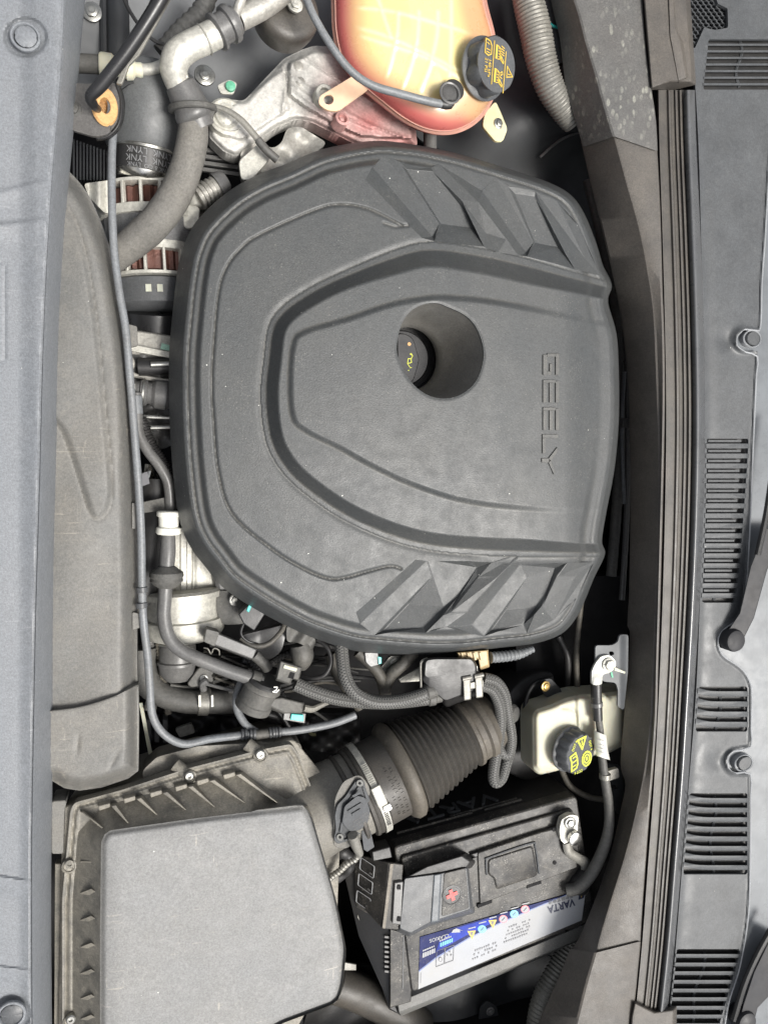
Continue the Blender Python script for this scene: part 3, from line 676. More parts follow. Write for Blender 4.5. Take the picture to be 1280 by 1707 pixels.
def seal():
    t = T('rubber_seal', 'long ribbed black rubber weatherstrip running down beside the cowl grille', 'weatherstrip', (1140, 800, -5))
    base = [(1098, 150), (1100, 250), (1105, 400), (1109, 550), (1111, 700), (1109, 850), (1105, 1000), (1099, 1150), (1091, 1300), (1080, 1450), (1071, 1570), (1062, 1665), (1057, 1705)]
    # distances of the profile lines from the base line, narrowing a little towards both ends
    yy = [b[1] for b in base]; sc_ = [.98, 1.0, 1.03, 1.05, 1.05, 1.04, 1.0, .95, .92, .9, .88, .86, .86]
    def ln(d, h): return [(b[0]+d*s_, b[1], h) for b, s_ in zip(base, sc_)]
    prof = [(-4, -14), (-1, -1.5), (13, -2), (16, 1.5), (19, 2), (20.5, -.5), (26, -1), (27.5, 2), (30.5, 2), (31.5, -1.2), (33.5, -1.2), (35, 2.6), (38, 2.6), (39.5, -2.5), (42, -2)]
    M('ribbed_base', gribbon([ln(*p) for p in prof], 120), m_seal, t, ang=25)
    r = []
    for k in range(9):
        a = math.pi*(1-k/8); r.append((49.5, 2+9*math.sin(a)))
    r = [(41+17*k/8, 1+9.5*math.sin(math.pi*k/8)) for k in range(9)]
    M('seal_bulb', gribbon([ln(*p) for p in r]+[ln(60, -3), ln(61, -14)], 120), mat('seal_bulb_rubber', (.07, .073, .077), .3, dust=.15, grain=.1, spec=.6, coat=.5), t, ang=60)
    # moulded end caps
    M('end_cap', [gloft([[(1066, -40, -10), (1108, -40, -10), (1148, -40, -10), (1160, 142, -10), (1120, 152, -10), (1082, 150, -10)],
                         [(1070, -40, 12), (1108, -40, 14), (1140, -40, 10), (1152, 136, 8), (1116, 135, 14), (1086, 147, 10)]])], m_trim, t, bevel=2)
    M('end_cap_ridge', [gloft([[(1110, -40, 8), (1122, -40, 8), (1128, 45, 8), (1140, 70, 8), (1150, 132, 6), (1130, 140, 6), (1118, 60, 8)],
                         [(1112, -40, 18), (1120, -40, 18), (1125, 45, 18), (1134, 70, 17), (1143, 128, 14), (1130, 134, 14), (1116, 60, 17)]])], m_trim, t, bevel=1.5)
    M('end_cap', [gloft([[(1048, 1690, -10), (1054, 1664, -10), (1090, 1680, -10), (1128, 1676, -10), (1126, 1790, -10), (1040, 1790, -10)],
                         [(1053, 1695, 10), (1058, 1672, 12), (1090, 1688, 12), (1122, 1684, 10), (1120, 1790, 10), (1048, 1790, 12)]])], m_trim, t, bevel=2)
seal()
def cowl():
    t = T('cowl_grille', 'grey plastic cowl panel with groups of vent slats below the windscreen', 'cowl panel', (1210, 800, -15))
    right = [(1300, -60), (1300, 110), (1285, 240), (1280, 300), (1274, 400), (1269, 470), (1267, 540), (1262, 552)]
    r2 = [(1262, 585), (1258, 660), (1253, 780), (1249, 880), (1244, 960), (1238, 1010), (1228, 1032), (1205, 1050), (1196, 1068), (1204, 1092), (1232, 1112), (1247, 1132), (1252, 1160), (1250, 1245)]
    r3 = [(1250, 1290), (1250, 1400), (1248, 1500), (1242, 1560), (1230, 1620), (1212, 1680), (1198, 1780)]
    left = [(1140, -60), (1150, 40), (1158, 140), (1164, 250), (1168, 400), (1172, 560), (1174, 700), (1172, 850), (1166, 1000), (1160, 1150), (1148, 1300), (1136, 1450), (1124, 1600), (1114, 1700), (1106, 1780)]
    cut = [(1240, 549), (1228, 560), (1228, 577), (1242, 587)]; cut2 = [(1224, 1250), (1212, 1262), (1214, 1282), (1230, 1290)]
    edge = cr(right, 5).tolist()+cr(cut, 4).tolist()+cr(r2, 5).tolist()+cr(cut2, 4).tolist()+cr(r3, 5).tolist()
    O = edge+cr(left, 4)[::-1].tolist()
    lc = cr(left, 6)
    def lx(y): return np.interp(y, lc[:, 1], lc[:, 0])
    groups = []     # (y of each slot centre, x0, x1, half height)
    G = [('a', np.linspace(69, 146, 8), lambda y: 1180-4*(y-69)/77*2, lambda y: 1300, 3.4), ('b', np.linspace(735, 1001, 17), lambda y: lx(y)+4, lambda y: np.interp(y, [735, 800, 935, 960, 1001], [1247, 1243, 1233, 1231, 1224]), 3.8),
         ('c', np.linspace(1148, 1216, 5), lambda y: lx(y)+4, lambda y: 1245, 3.6), ('d', np.linspace(1326, 1454, 9), lambda y: lx(y)+3, lambda y: 1245, 3.8), ('e', np.linspace(1586, 1716, 10), lambda y: lx(y)+2, lambda y: np.interp(y, [1586, 1716], [1234, 1196]), 3.9)]
    holes = []
    for nme, ys, a, b, hh in G:
        p = ys[1]-ys[0]; y0, y1 = ys[0]-hh, ys[-1]+hh
        holes.append(np.array([(a(y0), y0), (b(y0), y0)]+[(b(y), y) for y in ys[1:-1]]+[(b(y1), y1), (a(y1), y1)]+[(a(y), y) for y in ys[-2:0:-1]]))
    mesh_hole = cr([(1141, -30), (1180, -40), (1196, 6), (1212, 14), (1213, 46), (1192, 50), (1173, 46), (1156, 84), (1148, 70), (1143, 10)], 1, True)
    holes.append(mesh_hole)
    def zf(X, Y):
        d, _, _ = pdist(edge, X, Y, False)
        z = -9+0*X
        z += 2.6*np.exp(-((d-1.0)/2.0)**2)
        z -= 1.5*np.exp(-((X-lx(Y)-8)/9)**2)
        for (cx, cy) in ((1246, 566), (1232, 1270)):
            r = np.hypot((X-cx)/1.3, Y-cy); z += 5*np.exp(-((r-17)/6)**2)*ss(-2, -14, X-cx)-3*np.exp(-(((X-cx+34)/16)**2+((Y-cy)/13)**2))
        z += 5*ss(1185, 1260, X)*ss(150, 60, Y)
        return z
    M('cowl_sheet', ghf(O, zf, 2.4, holes=holes, drop=5), m_cowl, t, ang=45)
    zsl = -9
    for nme, ys, a, b, hh in G:
        for y, y2 in zip(ys[:-1], ys[1:]):
            u0, u1 = y+hh, y2-hh; xa, xb_ = a(y)-1.5, b(y)+1.5
            sag = 5 if nme in 'cd' else 0
            n = 8; tp, bt = [], []
            for k in range(n+1):
                x = xa+(xb_-xa)*k/n; dy = sag*(1-min(1, k/3))**2*-1
                tp.append((x, u0+dy)); bt.append((x, u1+dy))
            pl = tp+bt[::-1]
            M('slat', gloft([(pl, zsl-8), (pl, zsl-1), ([(p[0], p[1]*.8+((u0+u1)/2)*.2) for p in pl], zsl+.2)]), m_cowl, t, ang=50)
        # lengthwise tie under the slats: one curved strip joining them
        if nme in 'bcde':
            for y in ys[:-1] if nme == 'b' else []:
                M('slot_tongue', gprism([(a(y)+2, y-1.8), (b(y)-12, y-1.8), (b(y)-12, y+2), (a(y)+2, y+2)], zsl-3.5, zsl-10), m_cowl, t, bevel=.4)
        L = [((a(y)+b(y))/2-8+4*math.sin(i*1.0), y, zsl-11) for i, y in enumerate(ys)]
        M('slat_tie', gtube(L, 3, 3, 6), m_cowl, t)
        # dark gutter beneath
        y0, y1 = ys[0]-hh-4, ys[-1]+hh+4
        M('gutter', gloft([([(a(y0)-4, y0), (b(y0)+4, y0), (b(y1)+4, y1), (a(y1)-4, y1)], -22), ([(a(y0)-4, y0), (b(y0)+4, y0), (b(y1)+4, y1), (a(y1)-4, y1)], -20)]), m_black, t, smooth=False)
    # hexagonal mesh: real bars
    g = []; pr = 9.0
    for r in range(-5, 16):
        for c in range(0, 12):
            cx = 1140+c*pr+(r % 2)*pr/2; cy = -8+r*6.2
            if not pip(mesh_hole, np.array([cx]), np.array([cy]))[0]: continue
            o_ = ell(cx, cy, pr*.58, 4.3, 6, 30); i_ = ell(cx, cy, pr*.45, 3.5, 6, 30)
            a_ = [W(p[0], p[1], -14) for p in o_]; b_ = [W(p[0], p[1], -14) for p in i_]; a2 = [v-Vector((0, 0, .003)) for v in a_]; b2 = [v-Vector((0, 0, .003)) for v in b_]
            g.append(gloft([a2, a_, b_, b2], False, False))
    tag(M('hexagon_mesh', g, m_cowl, t, smooth=False), kind='stuff')
    M('gutter', gprism([(1136, -50), (1220, -50), (1220, 90), (1140, 95)], -50, -55), m_deep, t, smooth=False)
    # dark clips standing in the two notches
    for (cx, cy) in ((1251, 565), (1237, 1271)):
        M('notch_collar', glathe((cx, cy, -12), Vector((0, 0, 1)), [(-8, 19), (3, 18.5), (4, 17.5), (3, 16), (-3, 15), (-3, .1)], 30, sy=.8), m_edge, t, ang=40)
        M('notch_peg', glathe((cx+2, cy, -16), Vector((0, 0, 1)), [(0, 15), (5, 15), (6, 14), (6, .1)], 24, sy=.8), m_cowl, t)
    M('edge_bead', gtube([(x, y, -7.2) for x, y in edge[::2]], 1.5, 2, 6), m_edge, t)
    return edge
edge = cowl()
# windscreen and wiper
eg = [(x-4, y) for x, y in edge if y > 100]
o = ghf(eg+[(1420, 1790), (1420, 100)], lambda X, Y: -20+.10*(X-1200), 8)
tag(M('windscreen', o, m_glass), 'lower edge of the pale reflecting windscreen along the right of the photo', 'windscreen')
def wiper(lab, arm, hub, wd, blade):
    t = T('wiper_arm', lab, 'wiper', (*hub, 0))
    M('arm', gloft([[(x, y, z) for x, y, z in r] for r in arm]), m_wiper, t, bevel=1.5)
    M('pivot_cap', glathe((*hub, 4), Vector((0, 0, 1)), [(-20, wd), (4, wd), (8, wd*.9), (10, wd*.6), (10.5, .1)], 32), m_wiper, t)
    M('blade', gtube(blade, 5, 6, 8), m_black, t)
wiper('black wiper arm pivoting in the bay of the cowl edge, the upper one', [[(1205, 1062, 2), (1232, 1078, 2), (1232, 1078, -6), (1205, 1062, -6)], [(1232, 1022, 8), (1256, 1030, 8), (1256, 1030, -4), (1232, 1022, -4)], [(1250, 945, 14), (1278, 950, 14), (1278, 950, 4), (1250, 945, 4)], [(1275, 880, 18), (1310, 880, 18), (1310, 880, 8), (1275, 880, 8)]], (1221, 1067), 19, [(1262, 925, 16), (1276, 860, 18), (1288, 780, 20), (1300, 700, 22)])
wiper('black wiper arm at the bottom right corner of the photo', [[(1222, 1740, 2), (1246, 1745, 2), (1246, 1745, -6), (1222, 1740, -6)], [(1238, 1675, 8), (1262, 1680, 8), (1262, 1680, -4), (1238, 1675, -4)], [(1256, 1620, 12), (1300, 1640, 12), (1300, 1640, 4), (1256, 1620, 4)], [(1285, 1560, 16), (1330, 1580, 16), (1330, 1580, 6), (1285, 1560, 6)]], (1240, 1700), 18, [(1222, 1700, 2), (1240, 1640, 8), (1262, 1590, 12), (1290, 1540, 16)])
# ================================================================ coolant tank
def colattr(o, fn):
    me = o.data; ca = me.color_attributes.new('Col', 'FLOAT_COLOR', 'POINT')
    off = np.array(worldloc(o)); co = np.zeros(len(me.vertices)*3); me.vertices.foreach_get('co', co); co = co.reshape(-1, 3)+off
    d = co-CAMN; c = d @ RM; X = CX+F*c[:, 0]/-c[:, 2]; Y = CY-F*c[:, 1]/-c[:, 2]
    rgb = fn(X, Y); ca.data.foreach_set('color', np.c_[rgb, np.ones(len(rgb))].ravel())
m_tank = mat('tank_plastic', (1, 1, 1), .3, grain=.08, sss=.08, var=.05, coat=.3, attr='Col')
m_flange = mat('tank_seam_plastic', (.52, .27, .21), .35, grain=.1, sss=.3, var=.12)
TO = cr([(552, -60), (555, 0), (557, 50), (567, 95), (590, 130), (612, 152), (640, 175), (673, 200), (705, 216), (735, 222), (762, 219), (790, 205), (812, 180), (828, 140), (830, 100), (822, 55), (808, 0), (800, -60)], 6, False)
def tank():
    t = T('coolant_tank', 'translucent orange coolant tank with red rim and black cap bearing yellow symbols', 'coolant tank', (690, 60, -60))
    rid = []
    for (a, b, c) in (((560, 40), (650, 62), (790, 130)), ((570, 12), (660, 20), (800, 60)), ((600, 60), (700, 92), (770, 130))): rid.append(cr([a, b, c], 6))
    for x in (655, 690, 722): rid.append(cr([(x+8, 20), (x+6, 60), (x-6, 110), (x-22, 150)], 6))
    rid.append(cr([(630, 0), (640, 30), (650, 60)], 5)); rid.append(cr([(752, -10), (752, 60), (750, 125)], 5))
    def zf(X, Y):
        d, _, _ = pdist(TO, X, Y, False)
        z = -72+44*np.sqrt(np.clip(1-(1-np.clip(d/75, 0, 1))**2, 0, 1))+14*ss(40, 150, d)
        z += 12*np.exp(-(((X-800)/34)**2+((Y-125)/45)**2))
        for r in rid:
            q, _, _ = pdist(r, X, Y, False); z += .9*np.exp(-(q/3)**2)*ss(28, 50, d)
        return z
    o = M('tank_body', ghf(TO, zf, 2.4, drop=8), m_tank, t, ang=60)
    def cf(X, Y):
        d, _, _ = pdist(TO, X, Y, False)
        a = np.array([.48, .12, .11]); b = np.array([.54, .32, .16]); c = np.array([.68, .58, .25])
        lo = ss(12, 42, d+5*np.sin(X/30)+22*ss(760, 800, X))[:, None]; hi = (ss(28, 70, d)*ss(250, 110, Y))[:, None]
        r = a*(1-lo)+(b*(1-hi)+c*hi)*lo
        g = np.zeros(len(X))
        for q_ in rid:
            q, _, _ = pdist(q_, X, Y, False); g = np.maximum(g, np.exp(-(q/3.6)**2))
        g = (g*ss(30, 60, d)*.42)[:, None]
        n = np.exp(-(((X-790)/50)**2+((Y-165)/40)**2))[:, None]*.5
        r = r*(1-n)+np.array([.50, .35, .20])*n
        return r*(1-g)+np.array([.92, .84, .56])*g
    colattr(o, cf)
    # seam flange following the outline
    s2 = [(x, y) for x, y in TO]
    inn = [(p[0], p[1], -66) for p in TO]
    c0 = np.array([690, 20.])
    def offs(k, z): return [tuple((p-c0)*(1+k/np.linalg.norm(p-c0))+c0)+(z,) for p in TO]
    M('seam_flange', gribbon([offs(-9, -62), offs(-8, -57), offs(-3, -57), offs(-2, -62), offs(3, -66), offs(3, -74)], 130, False), m_flange, t, ang=40)
    low = [offs(-14, -66), offs(-10, -90), offs(-22, -125), offs(-70, -150)]
    o = M('tank_underside', gribbon(low, 90, False), m_tank, t)
    colattr(o, lambda X, Y: np.tile([.8, .12, .1], (len(X), 1)))
    # left lug with its hole, clamped on the aluminium mount
    lug = rnd([(596, 122), (617, 147), (563, 186), (545, 184), (531, 173), (533, 160)], 8)
    M('mounting_lug', ghf(lug, lambda X, Y: -58+0*X, 2.4, holes=[ell(548, 166, 8.5, 8.5, 18)], drop=4), mat('lug_plastic', (.70, .48, .32), .4, sss=.2, grain=.1), t)
    lug2 = rnd([(808, 188), (826, 168), (836, 190), (846, 215), (838, 236), (826, 236), (804, 210)], 6)
    f = M('mounting_foot', gprism(lug2, -92, -98), mat('foot_plastic', (.62, .56, .34), .4, sss=.2, grain=.1), t, bevel=1)
    M('foot_screw', gbolt((831, 206, -92), 6, (.2, 0, 1)), m_steel, f)
    return t
TANK = tank()
def capm(par, base, ax, R0, H, lobes, mt, depth=.07, s=None):
    A = Vector(ax).normalized()
    mod = lambda a, j: 1 if j < 3 else (1-depth*(0.5+0.5*math.cos(lobes*a))**2)
    t = M('cap', glathe(base, A, [(0, R0*1.02), (H*.16, R0*1.04), (H*.2, R0), (H*.24, R0*.97), (H*.9, R0*.93), (H, R0*.87), (H, .1)], lobes*8, mod=mod), mt, par, ang=40)
    top = V(base)+A*H*((V(base)-CAM).dot(fwd)/F)
    return t, top, A
def coolant_cap():
    t, top, A = capm(TANK, (804, 116, -26), (.34, -.16, .93), 47, 34, 6, m_batg, .16)
    s = S(830, 104, 0)*1.04; f = Matrix(frame(top, A, 0)); f.translation = f.translation+A*.0006
    P = [t, f, s]
    M('cap_insert', glathe(top, A, [(-3, 40), (.3, 40), (.3, .1)], 48, s=s), m_batg, t)
    f.translation = f.translation+A*.0004
    M('yellow_line', gstroke([(-9, 32), (-9, -30)], 1.3, f, s)+gstroke([(17, 22), (17, -38)], 1.3, f, s), m_yel, t, smooth=False)
    def rot(pts, ox, oy, k=1): return [(ox+x*k, oy+y*k) for x, y in pts]
    # warning triangle, tip upwards on the far side
    M('warning_triangle', gstroke([(22, 2), (22, -14), (35, -11)], 1.3, f, s, closed=True)+gstroke([(25, -9), (30, -9)], 1.2, f, s), m_yel, t, smooth=False)
    # open book
    M('book_symbol', gstroke([(-27, 32), (-27, 12), (-20, 9), (-14, 12), (-14, 24), (-18, 30)], 1.5, f, s, closed=True)+gstroke([(-24, 27), (-19, 25)], 1.2, f, s)+gstroke([(-24, 18), (-17, 17)], 1.2, f, s)+gstroke([(-24, 14), (-17, 13)], 1.2, f, s), m_yel, t, smooth=False)
    for oy in (20, -14):
        g = [gplate(rot([(-5, 8), (-1, 8), (-1, -12), (-5, -12)], 0, oy), f, s, .3)]
        g += gstroke(rot([(0, 7), (5, 4), (5, -11), (0, -12)], 0, oy), 1.2, f, s)
        g += [gplate(rot([(1+0, 5-k*4), (4, 4-k*4), (4, 3-k*4), (1, 3.6-k*4)], 0, oy), f, s, .3) for k in range(4)]
        g += gstroke(rot([(7, -6), (13, -13), (13, -16), (7, -12)], 0, oy), 1.5, f, s, closed=True)
        if oy > 0:
            for k in range(4): g += gstroke(rot([(7, 8-k*3.6), (13, 6-k*3.6)], 0, oy), 1.2, f, s)
        else: g += gstroke(rot([(8, 4), (12, 6), (13, 2), (9, 0)], 0, oy), 1.2, f, s, closed=True)+gstroke(rot([(8, -2), (12, -4)], 0, oy), 1.2, f, s)
        M('hand_symbol', g, m_yel, t, smooth=False)
    for tx, x in (('140 kPa', -18.5), ('21 PSI', -26)):
        m = f @ Matrix.Translation((x*s, 5*s, .0002)) @ Matrix.Rotation(rad(-90), 4, 'Z')
        textobj(tx, m, 8.3*s, m_yel, 'pressure_text', t)
coolant_cap()
# overflow hose with its plug-in connector
def overflow():
    t = T('overflow_hose', 'thin grey hose crossing the coolant tank, ending in a black quick connector', 'hose', (740, 170, 0))
    M('hose', gtube([(498, -40, 25), (520, 20, 22), (552, 76, 18), (585, 118, 12), (620, 142, 8), (665, 156, 4), (710, 168, 0), (738, 174, -4)], 6.6, 10, 14), m_tube, t)
    M('elbow', gtube([(735, 173, -4), (744, 175, -4), (751, 172, -6)], 7.5, 4, 14)+([],)[0:0] if False else gtube([(733, 172, -4), (742, 175, -4), (751, 174, -5)], 7.2, 4, 14), m_black, t)
    M('connector_body', [glathe((749, 160, -24), Vector((.05, .1, 1)), [(0, 15), (6, 17), (8, 17), (9, 14), (15, 14), (16, 17.5), (19, 18), (21, 16), (21, .1)], 30), gbox((748, 162, -12), (14, 24, 9))], m_black, t, bevel=.4)
    M('clip_ring', glathe((749, 156, -2), Vector((.05, .1, 1)), [(0, 18.5), (2.5, 19), (4, 17), (3, 15), (0, 15)], 30), m_hgrey, t)
overflow()
# aluminium engine mount behind/below the tank
def mount():
    t = T('engine_mount', 'cast aluminium engine mount arm below the orange tank, right half painted with pink tank light', 'engine mount', (560, 180, -100))
    A = rnd([(473, 98), (500, 84), (524, 76), (556, 78), (590, 120), (692, 208), (696, 244), (600, 244), (567, 228), (520, 204), (493, 199), (461, 213), (420, 245), (393, 262), (372, 252), (348, 228), (352, 190), (375, 165), (407, 168)], 7)
    def zf(X, Y):
        d, _, _ = pdist(A, X, Y)
        z = -124+10*ss(0, 8, d)
        for pl, h in (([(480, 104), (522, 84), (554, 86), (688, 212), (690, 234), (602, 230), (562, 212), (510, 182), (480, 160)], 13), ([(384, 176), (474, 112), (478, 160), (486, 182), (404, 236), (366, 226), (364, 196)], 7)):
            pl = rnd(pl, 5); q, _, _ = pdist(pl, X, Y); z += h*ss(0, 4.5, q)*pip(pl, X, Y)
        for l in ([(470, 112), (520, 150), (600, 200), (690, 236)], [(478, 132), (540, 178), (620, 214)], [(492, 152), (560, 200)], [(480, 118), (470, 190)], [(505, 95), (620, 170)]):
            q, _, _ = pdist(cr(l, 4), X, Y, False); z += 3.5*np.exp(-(q/2.6)**2)
        z -= .22*np.clip((X+Y*1.1-600)*-1, 0, 80)*.0+.25*np.clip(Y-.62*(640-X)-92, 0, 60)*ss(500, 440, X)
        return z+.35*np.sin(X/5)*np.sin(Y/6)
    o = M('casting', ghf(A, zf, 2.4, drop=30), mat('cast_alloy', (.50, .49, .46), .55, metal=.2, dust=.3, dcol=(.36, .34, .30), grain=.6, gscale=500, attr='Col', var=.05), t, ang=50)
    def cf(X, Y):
        k = (ss(500, 590, X+.35*(Y-150)))[:, None]  # pink light from the translucent tank flange mixed into the colour
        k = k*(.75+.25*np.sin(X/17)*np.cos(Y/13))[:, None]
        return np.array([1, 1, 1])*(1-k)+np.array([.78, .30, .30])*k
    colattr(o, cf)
    for (x, y) in ((497, 112), (500, 138)): M('boss', glathe((x, y, -104), Vector((0, 0, 1)), [(-6, 9), (4, 8), (5, 6), (5, .1)], 20), m_alu, t)
    M('collar', glathe((537, 166, -100), Vector((0, 0, 1)), [(-8, 18), (22, 16), (24, 14), (24, 9), (18, 8), (18, .1)], 28), m_aluw, t)
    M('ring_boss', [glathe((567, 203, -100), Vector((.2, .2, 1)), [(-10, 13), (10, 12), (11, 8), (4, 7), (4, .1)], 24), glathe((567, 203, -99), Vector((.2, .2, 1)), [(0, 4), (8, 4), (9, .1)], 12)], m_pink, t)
    M('round_boss', glathe((378, 196, -112), Vector((.1, .1, 1)), [(-10, 32), (4, 31), (7, 27), (4, 24), (4, 21), (8, 19), (8, 16), (5, 14), (9, 8), (9, .1)], 40), m_aluw, t)
mount()
def bracket2():
    g = ghf(rnd([(400, 255), (425, 232), (455, 248), (470, 238), (478, 214), (500, 210), (545, 238), (520, 262), (470, 300), (410, 310)], 8), lambda X, Y: -122+7*np.sin(X/13)*np.cos(Y/11), 2.4, drop=40)
    tag(M('cast_bracket', g, m_alu, ang=50), 'rough cast aluminium bracket just above the rim of the engine cover', 'bracket')
    g = gprism(rnd([(398, 268), (432, 238), (452, 262), (420, 300), (402, 300)], 8), -104, -112)
    tag(M('square_plate', g, m_aluw, bevel=1), 'small flat pale metal plate between the grey hose and the cover rim', 'plate')
bracket2()
# braided earth strap on the mount
def strap():
    t = T('earth_strap', 'thin silver braided strap ending in a dark sleeve above the engine cover', 'cable', (410, 200, -80))
    M('braid_part', gtube([(352, 176, -84), (375, 182, -82), (402, 200, -82), (430, 232, -84), (434, 238, -85)], [3.6, 4.5, 5.5, 6, 6], 8, 10, flat=.6), m_sleeve, t)
    M('sleeve', gtube([(430, 233, -82), (446, 252, -84), (462, 266, -88)], 7, 6, 12), m_rub, t)
strap()
# ================================================================ top left: prop rod, brackets, pipes
def prop():
    t = T('prop_rod', 'glossy black bonnet prop rod leaning across the upper left corner', 'prop rod', (155, 165, -20))
    M('rod', gtube([(300, -60, 70), (262, 10, 62), (215, 82, 45), (170, 140, 28), (152, 160, 20), (156, 174, 8), (164, 182, -8)], [12, 12, 11.5, 11, 9.5, 8, 6], 8, 16), m_oil, t)
    g = T('prop_rod_bracket', 'dark steel bracket holding the orange grommet of the prop rod', 'bracket', (160, 190, -40))
    A = rnd([(118, 138), (150, 140), (180, 132), (196, 142), (200, 170), (196, 205), (180, 224), (158, 228), (118, 216)], 8)
    M('bracket_plate', ghf(A, lambda X, Y: -34+.10*(X-118)-6*ss(0, 1, pip(np.array([(186, 130), (210, 130), (210, 240), (186, 240)]), X, Y).astype(float)), 2.2, holes=[ell(168, 178, 12, 20, 20)], drop=5), m_steel if False else mat('dark_steel', (.16, .155, .15), .45, metal=.5, dust=.5, dcol=(.12, .11, .095), grain=.3), g, ang=50)
    M('lip', gribbon([[(194, 140, -30), (202, 170, -30), (198, 206, -30), (180, 226, -34), (160, 230, -36)], [(200, 142, -40), (208, 172, -42), (203, 208, -42), (184, 230, -44), (162, 234, -46)]], 30), m_black, g, solid=2)
    M('bolt', gbolt((124, 182, -34), 9, (-.2, 0, 1)), m_rub, g)
    q = T('rod_grommet', 'worn orange rubber grommet round the foot of the prop rod', 'grommet', (168, 178, -34))
    M('rubber', [glathe((172, 181, -34), Vector((.35, 0, 1)), [(0, 17), (10, 22), (14, 20), (14, 9), (4, 8), (0, 8)], 32, sy=1.45)], m_orange, q)
prop()
tag(M('wing_bolt', gbolt((154, 20, -140), 11, (0, 0, 1)), m_steel), 'hexagon bolt in the dark gap at the top left beside the radiator cover', 'bolt')
tag(M('dark_post', [gtube([(190, -40, -150), (196, 20, -150), (196, 100, -155), (190, 150, -160)], 19, 6, 20), gtube([(172, -40, -140), (174, 100, -146)], 6, 6, 8, sm=False)], m_bodyd), 'dark rounded upright post behind the prop rod', 'post')
tag(M('rear_clutter_plate', ghf(rnd([(120, -20), (330, -20), (310, 70), (250, 110), (120, 110)], 12), lambda X, Y: -215+8*np.sin(X/14)*np.sin(Y/18), 4), m_bodyd), 'dark sheet metal behind the prop rod in the top left corner', 'panel')
def acpipe():
    t = T('coolant_pipe_fitting', 'small pale metal pipe and fitting passing under the black prop rod', 'pipe fitting', (220, 108, -60))
    M('rubber_end', gtube([(110, 106, -72), (140, 106, -70), (172, 108, -68)], 15, 4, 18), m_rub, t)
    M('clamp_collar', glathe((166, 107, -66), (200, 112, -66), [(0, 17), (3, 19), (20, 19), (24, 15), (40, 15), (44, 19), (54, 17), (58, 11), (66, 12), (70, 10)], 24), m_cream, t)
    M('pipe', gtube([(222, 113, -66), (245, 116, -64), (268, 110, -60), (285, 98, -56)], 9, 8, 16), m_aluw, t)
    M('dark_clip', gprism(rnd([(196, 128), (236, 122), (238, 138), (214, 140), (200, 150)], 4), -72, -78), m_bodyd, t, bevel=1)
acpipe()
def charge_pipe():
    t = T('silver_coolant_pipe', 'bright bent aluminium pipe with grey coupling at the top of the photo', 'pipe', (310, 80, -20))
    M('pipe_elbow', gtube([(368, 52, -18), (340, 66, -18), (315, 78, -20), (297, 92, -24), (290, 112, -30), (294, 132, -38), (303, 150, -46)], [23, 23, 23, 24, 23, 21, 20], 10, 28), m_aluw, t)
    M('bead', glathe((343, 65, -18), (322, 76, -19), [(0, 23), (2, 25.5), (4, 23)], 30), m_aluw, t)
    M('seam', gtube([(283, 118, -30), (296, 130, -36), (306, 118, -34)], 3, 6, 8), m_aluw, t)
    M('pressed_rib', gtube([(282, 132, -36), (292, 125, -26), (312, 128, -30)], 3.4, 6, 8), m_aluw, t)
    M('coupling', glathe((358, 56, -18), (412, 22, -18), [(0, 25), (3, 30), (8, 30), (10, 25), (24, 25), (26, 30), (32, 31), (36, 30), (38, 24), (44, 23)], 36), m_hgrey, t)
    M('pipe_stub', gtube([(398, 32, -18), (440, 10, -18), (480, -20, -18)], 19, 6, 24), m_alu, t)
    M('branch', gtube([(392, 30, -10), (400, 5, 0), (412, -30, 6)], 8, 6, 14), m_alu, t)
charge_pipe()
def foam_hose():
    t = T('insulated_hose', 'thick grey foam covered hose curving down across the alternator', 'hose', (300, 260, -60))
    M('hose', gtube([(322, 192, -56), (322, 225, -60), (312, 275, -66), (292, 325, -74), (262, 368, -82), (228, 400, -92), (205, 418, -100), (180, 440, -108)], [24, 25, 26, 27, 27, 26, 25, 22], 10, 28, wob=.03), m_foam, t)
    M('crimp_sleeve', glathe((300, 138, -44), (322, 186, -54), [(0, 22), (3, 26), (22, 28), (40, 30), (44, 32), (52, 33), (56, 31), (60, 26), (74, 25)], 36), m_hgrey, t)
    M('clamp_band', glathe((321, 176, -53), (324, 206, -57), [(0, 38), (2, 40), (8, 40), (10, 38), (10, 27)], 36), m_rub, t)
    M('clamp_ear', gbox((350, 192, -50), (10, 14, 10), rz(-20)), m_rub, t, bevel=1)
foam_hose()
tag(M('rubber_mount', [glathe((478, 22, -50), Vector((.15, .1, 1)), [(-30, 50), (-8, 54), (8, 54), (16, 50), (18, 44), (20, 40), (22, .1)], 48)], m_seal, ang=60), 'round glossy black rubber mount with a bolt at the top, left of the coolant tank', 'mount')
tag(M('mount_bolt', gbolt((492, 8, -22), 9, (.15, .1, 1)), m_aluw), 'bolt in the centre of the round black rubber mount', 'bolt')
tag(M('large_wing_bolt', [*gbolt((341, 127, -120), 9, (.1, .1, 1)), glathe((341, 127, -124), Vector((.1, .1, 1)), [(0, 17), (4, 17), (5, 15), (5, .1)], 28)], m_steel), 'washered bolt on the grey wing sheet, right of the silver pipe elbow', 'bolt')
def sens():
    t = T('ground_stud', 'pale lug with green tipped stud on the grey wing sheet above the round boss', 'earth lug', (384, 145, -110))
    M('lug', gprism(rnd([(362, 142), (382, 132), (396, 138), (390, 156), (368, 156)], 5), -108, -113), m_aluw, t, bevel=.6)
    M('stud', glathe((384, 147, -110), Vector((0, 0, 1)), [(0, 8), (9, 8), (10, 6), (10, .1)], 20), m_green, t)
sens()
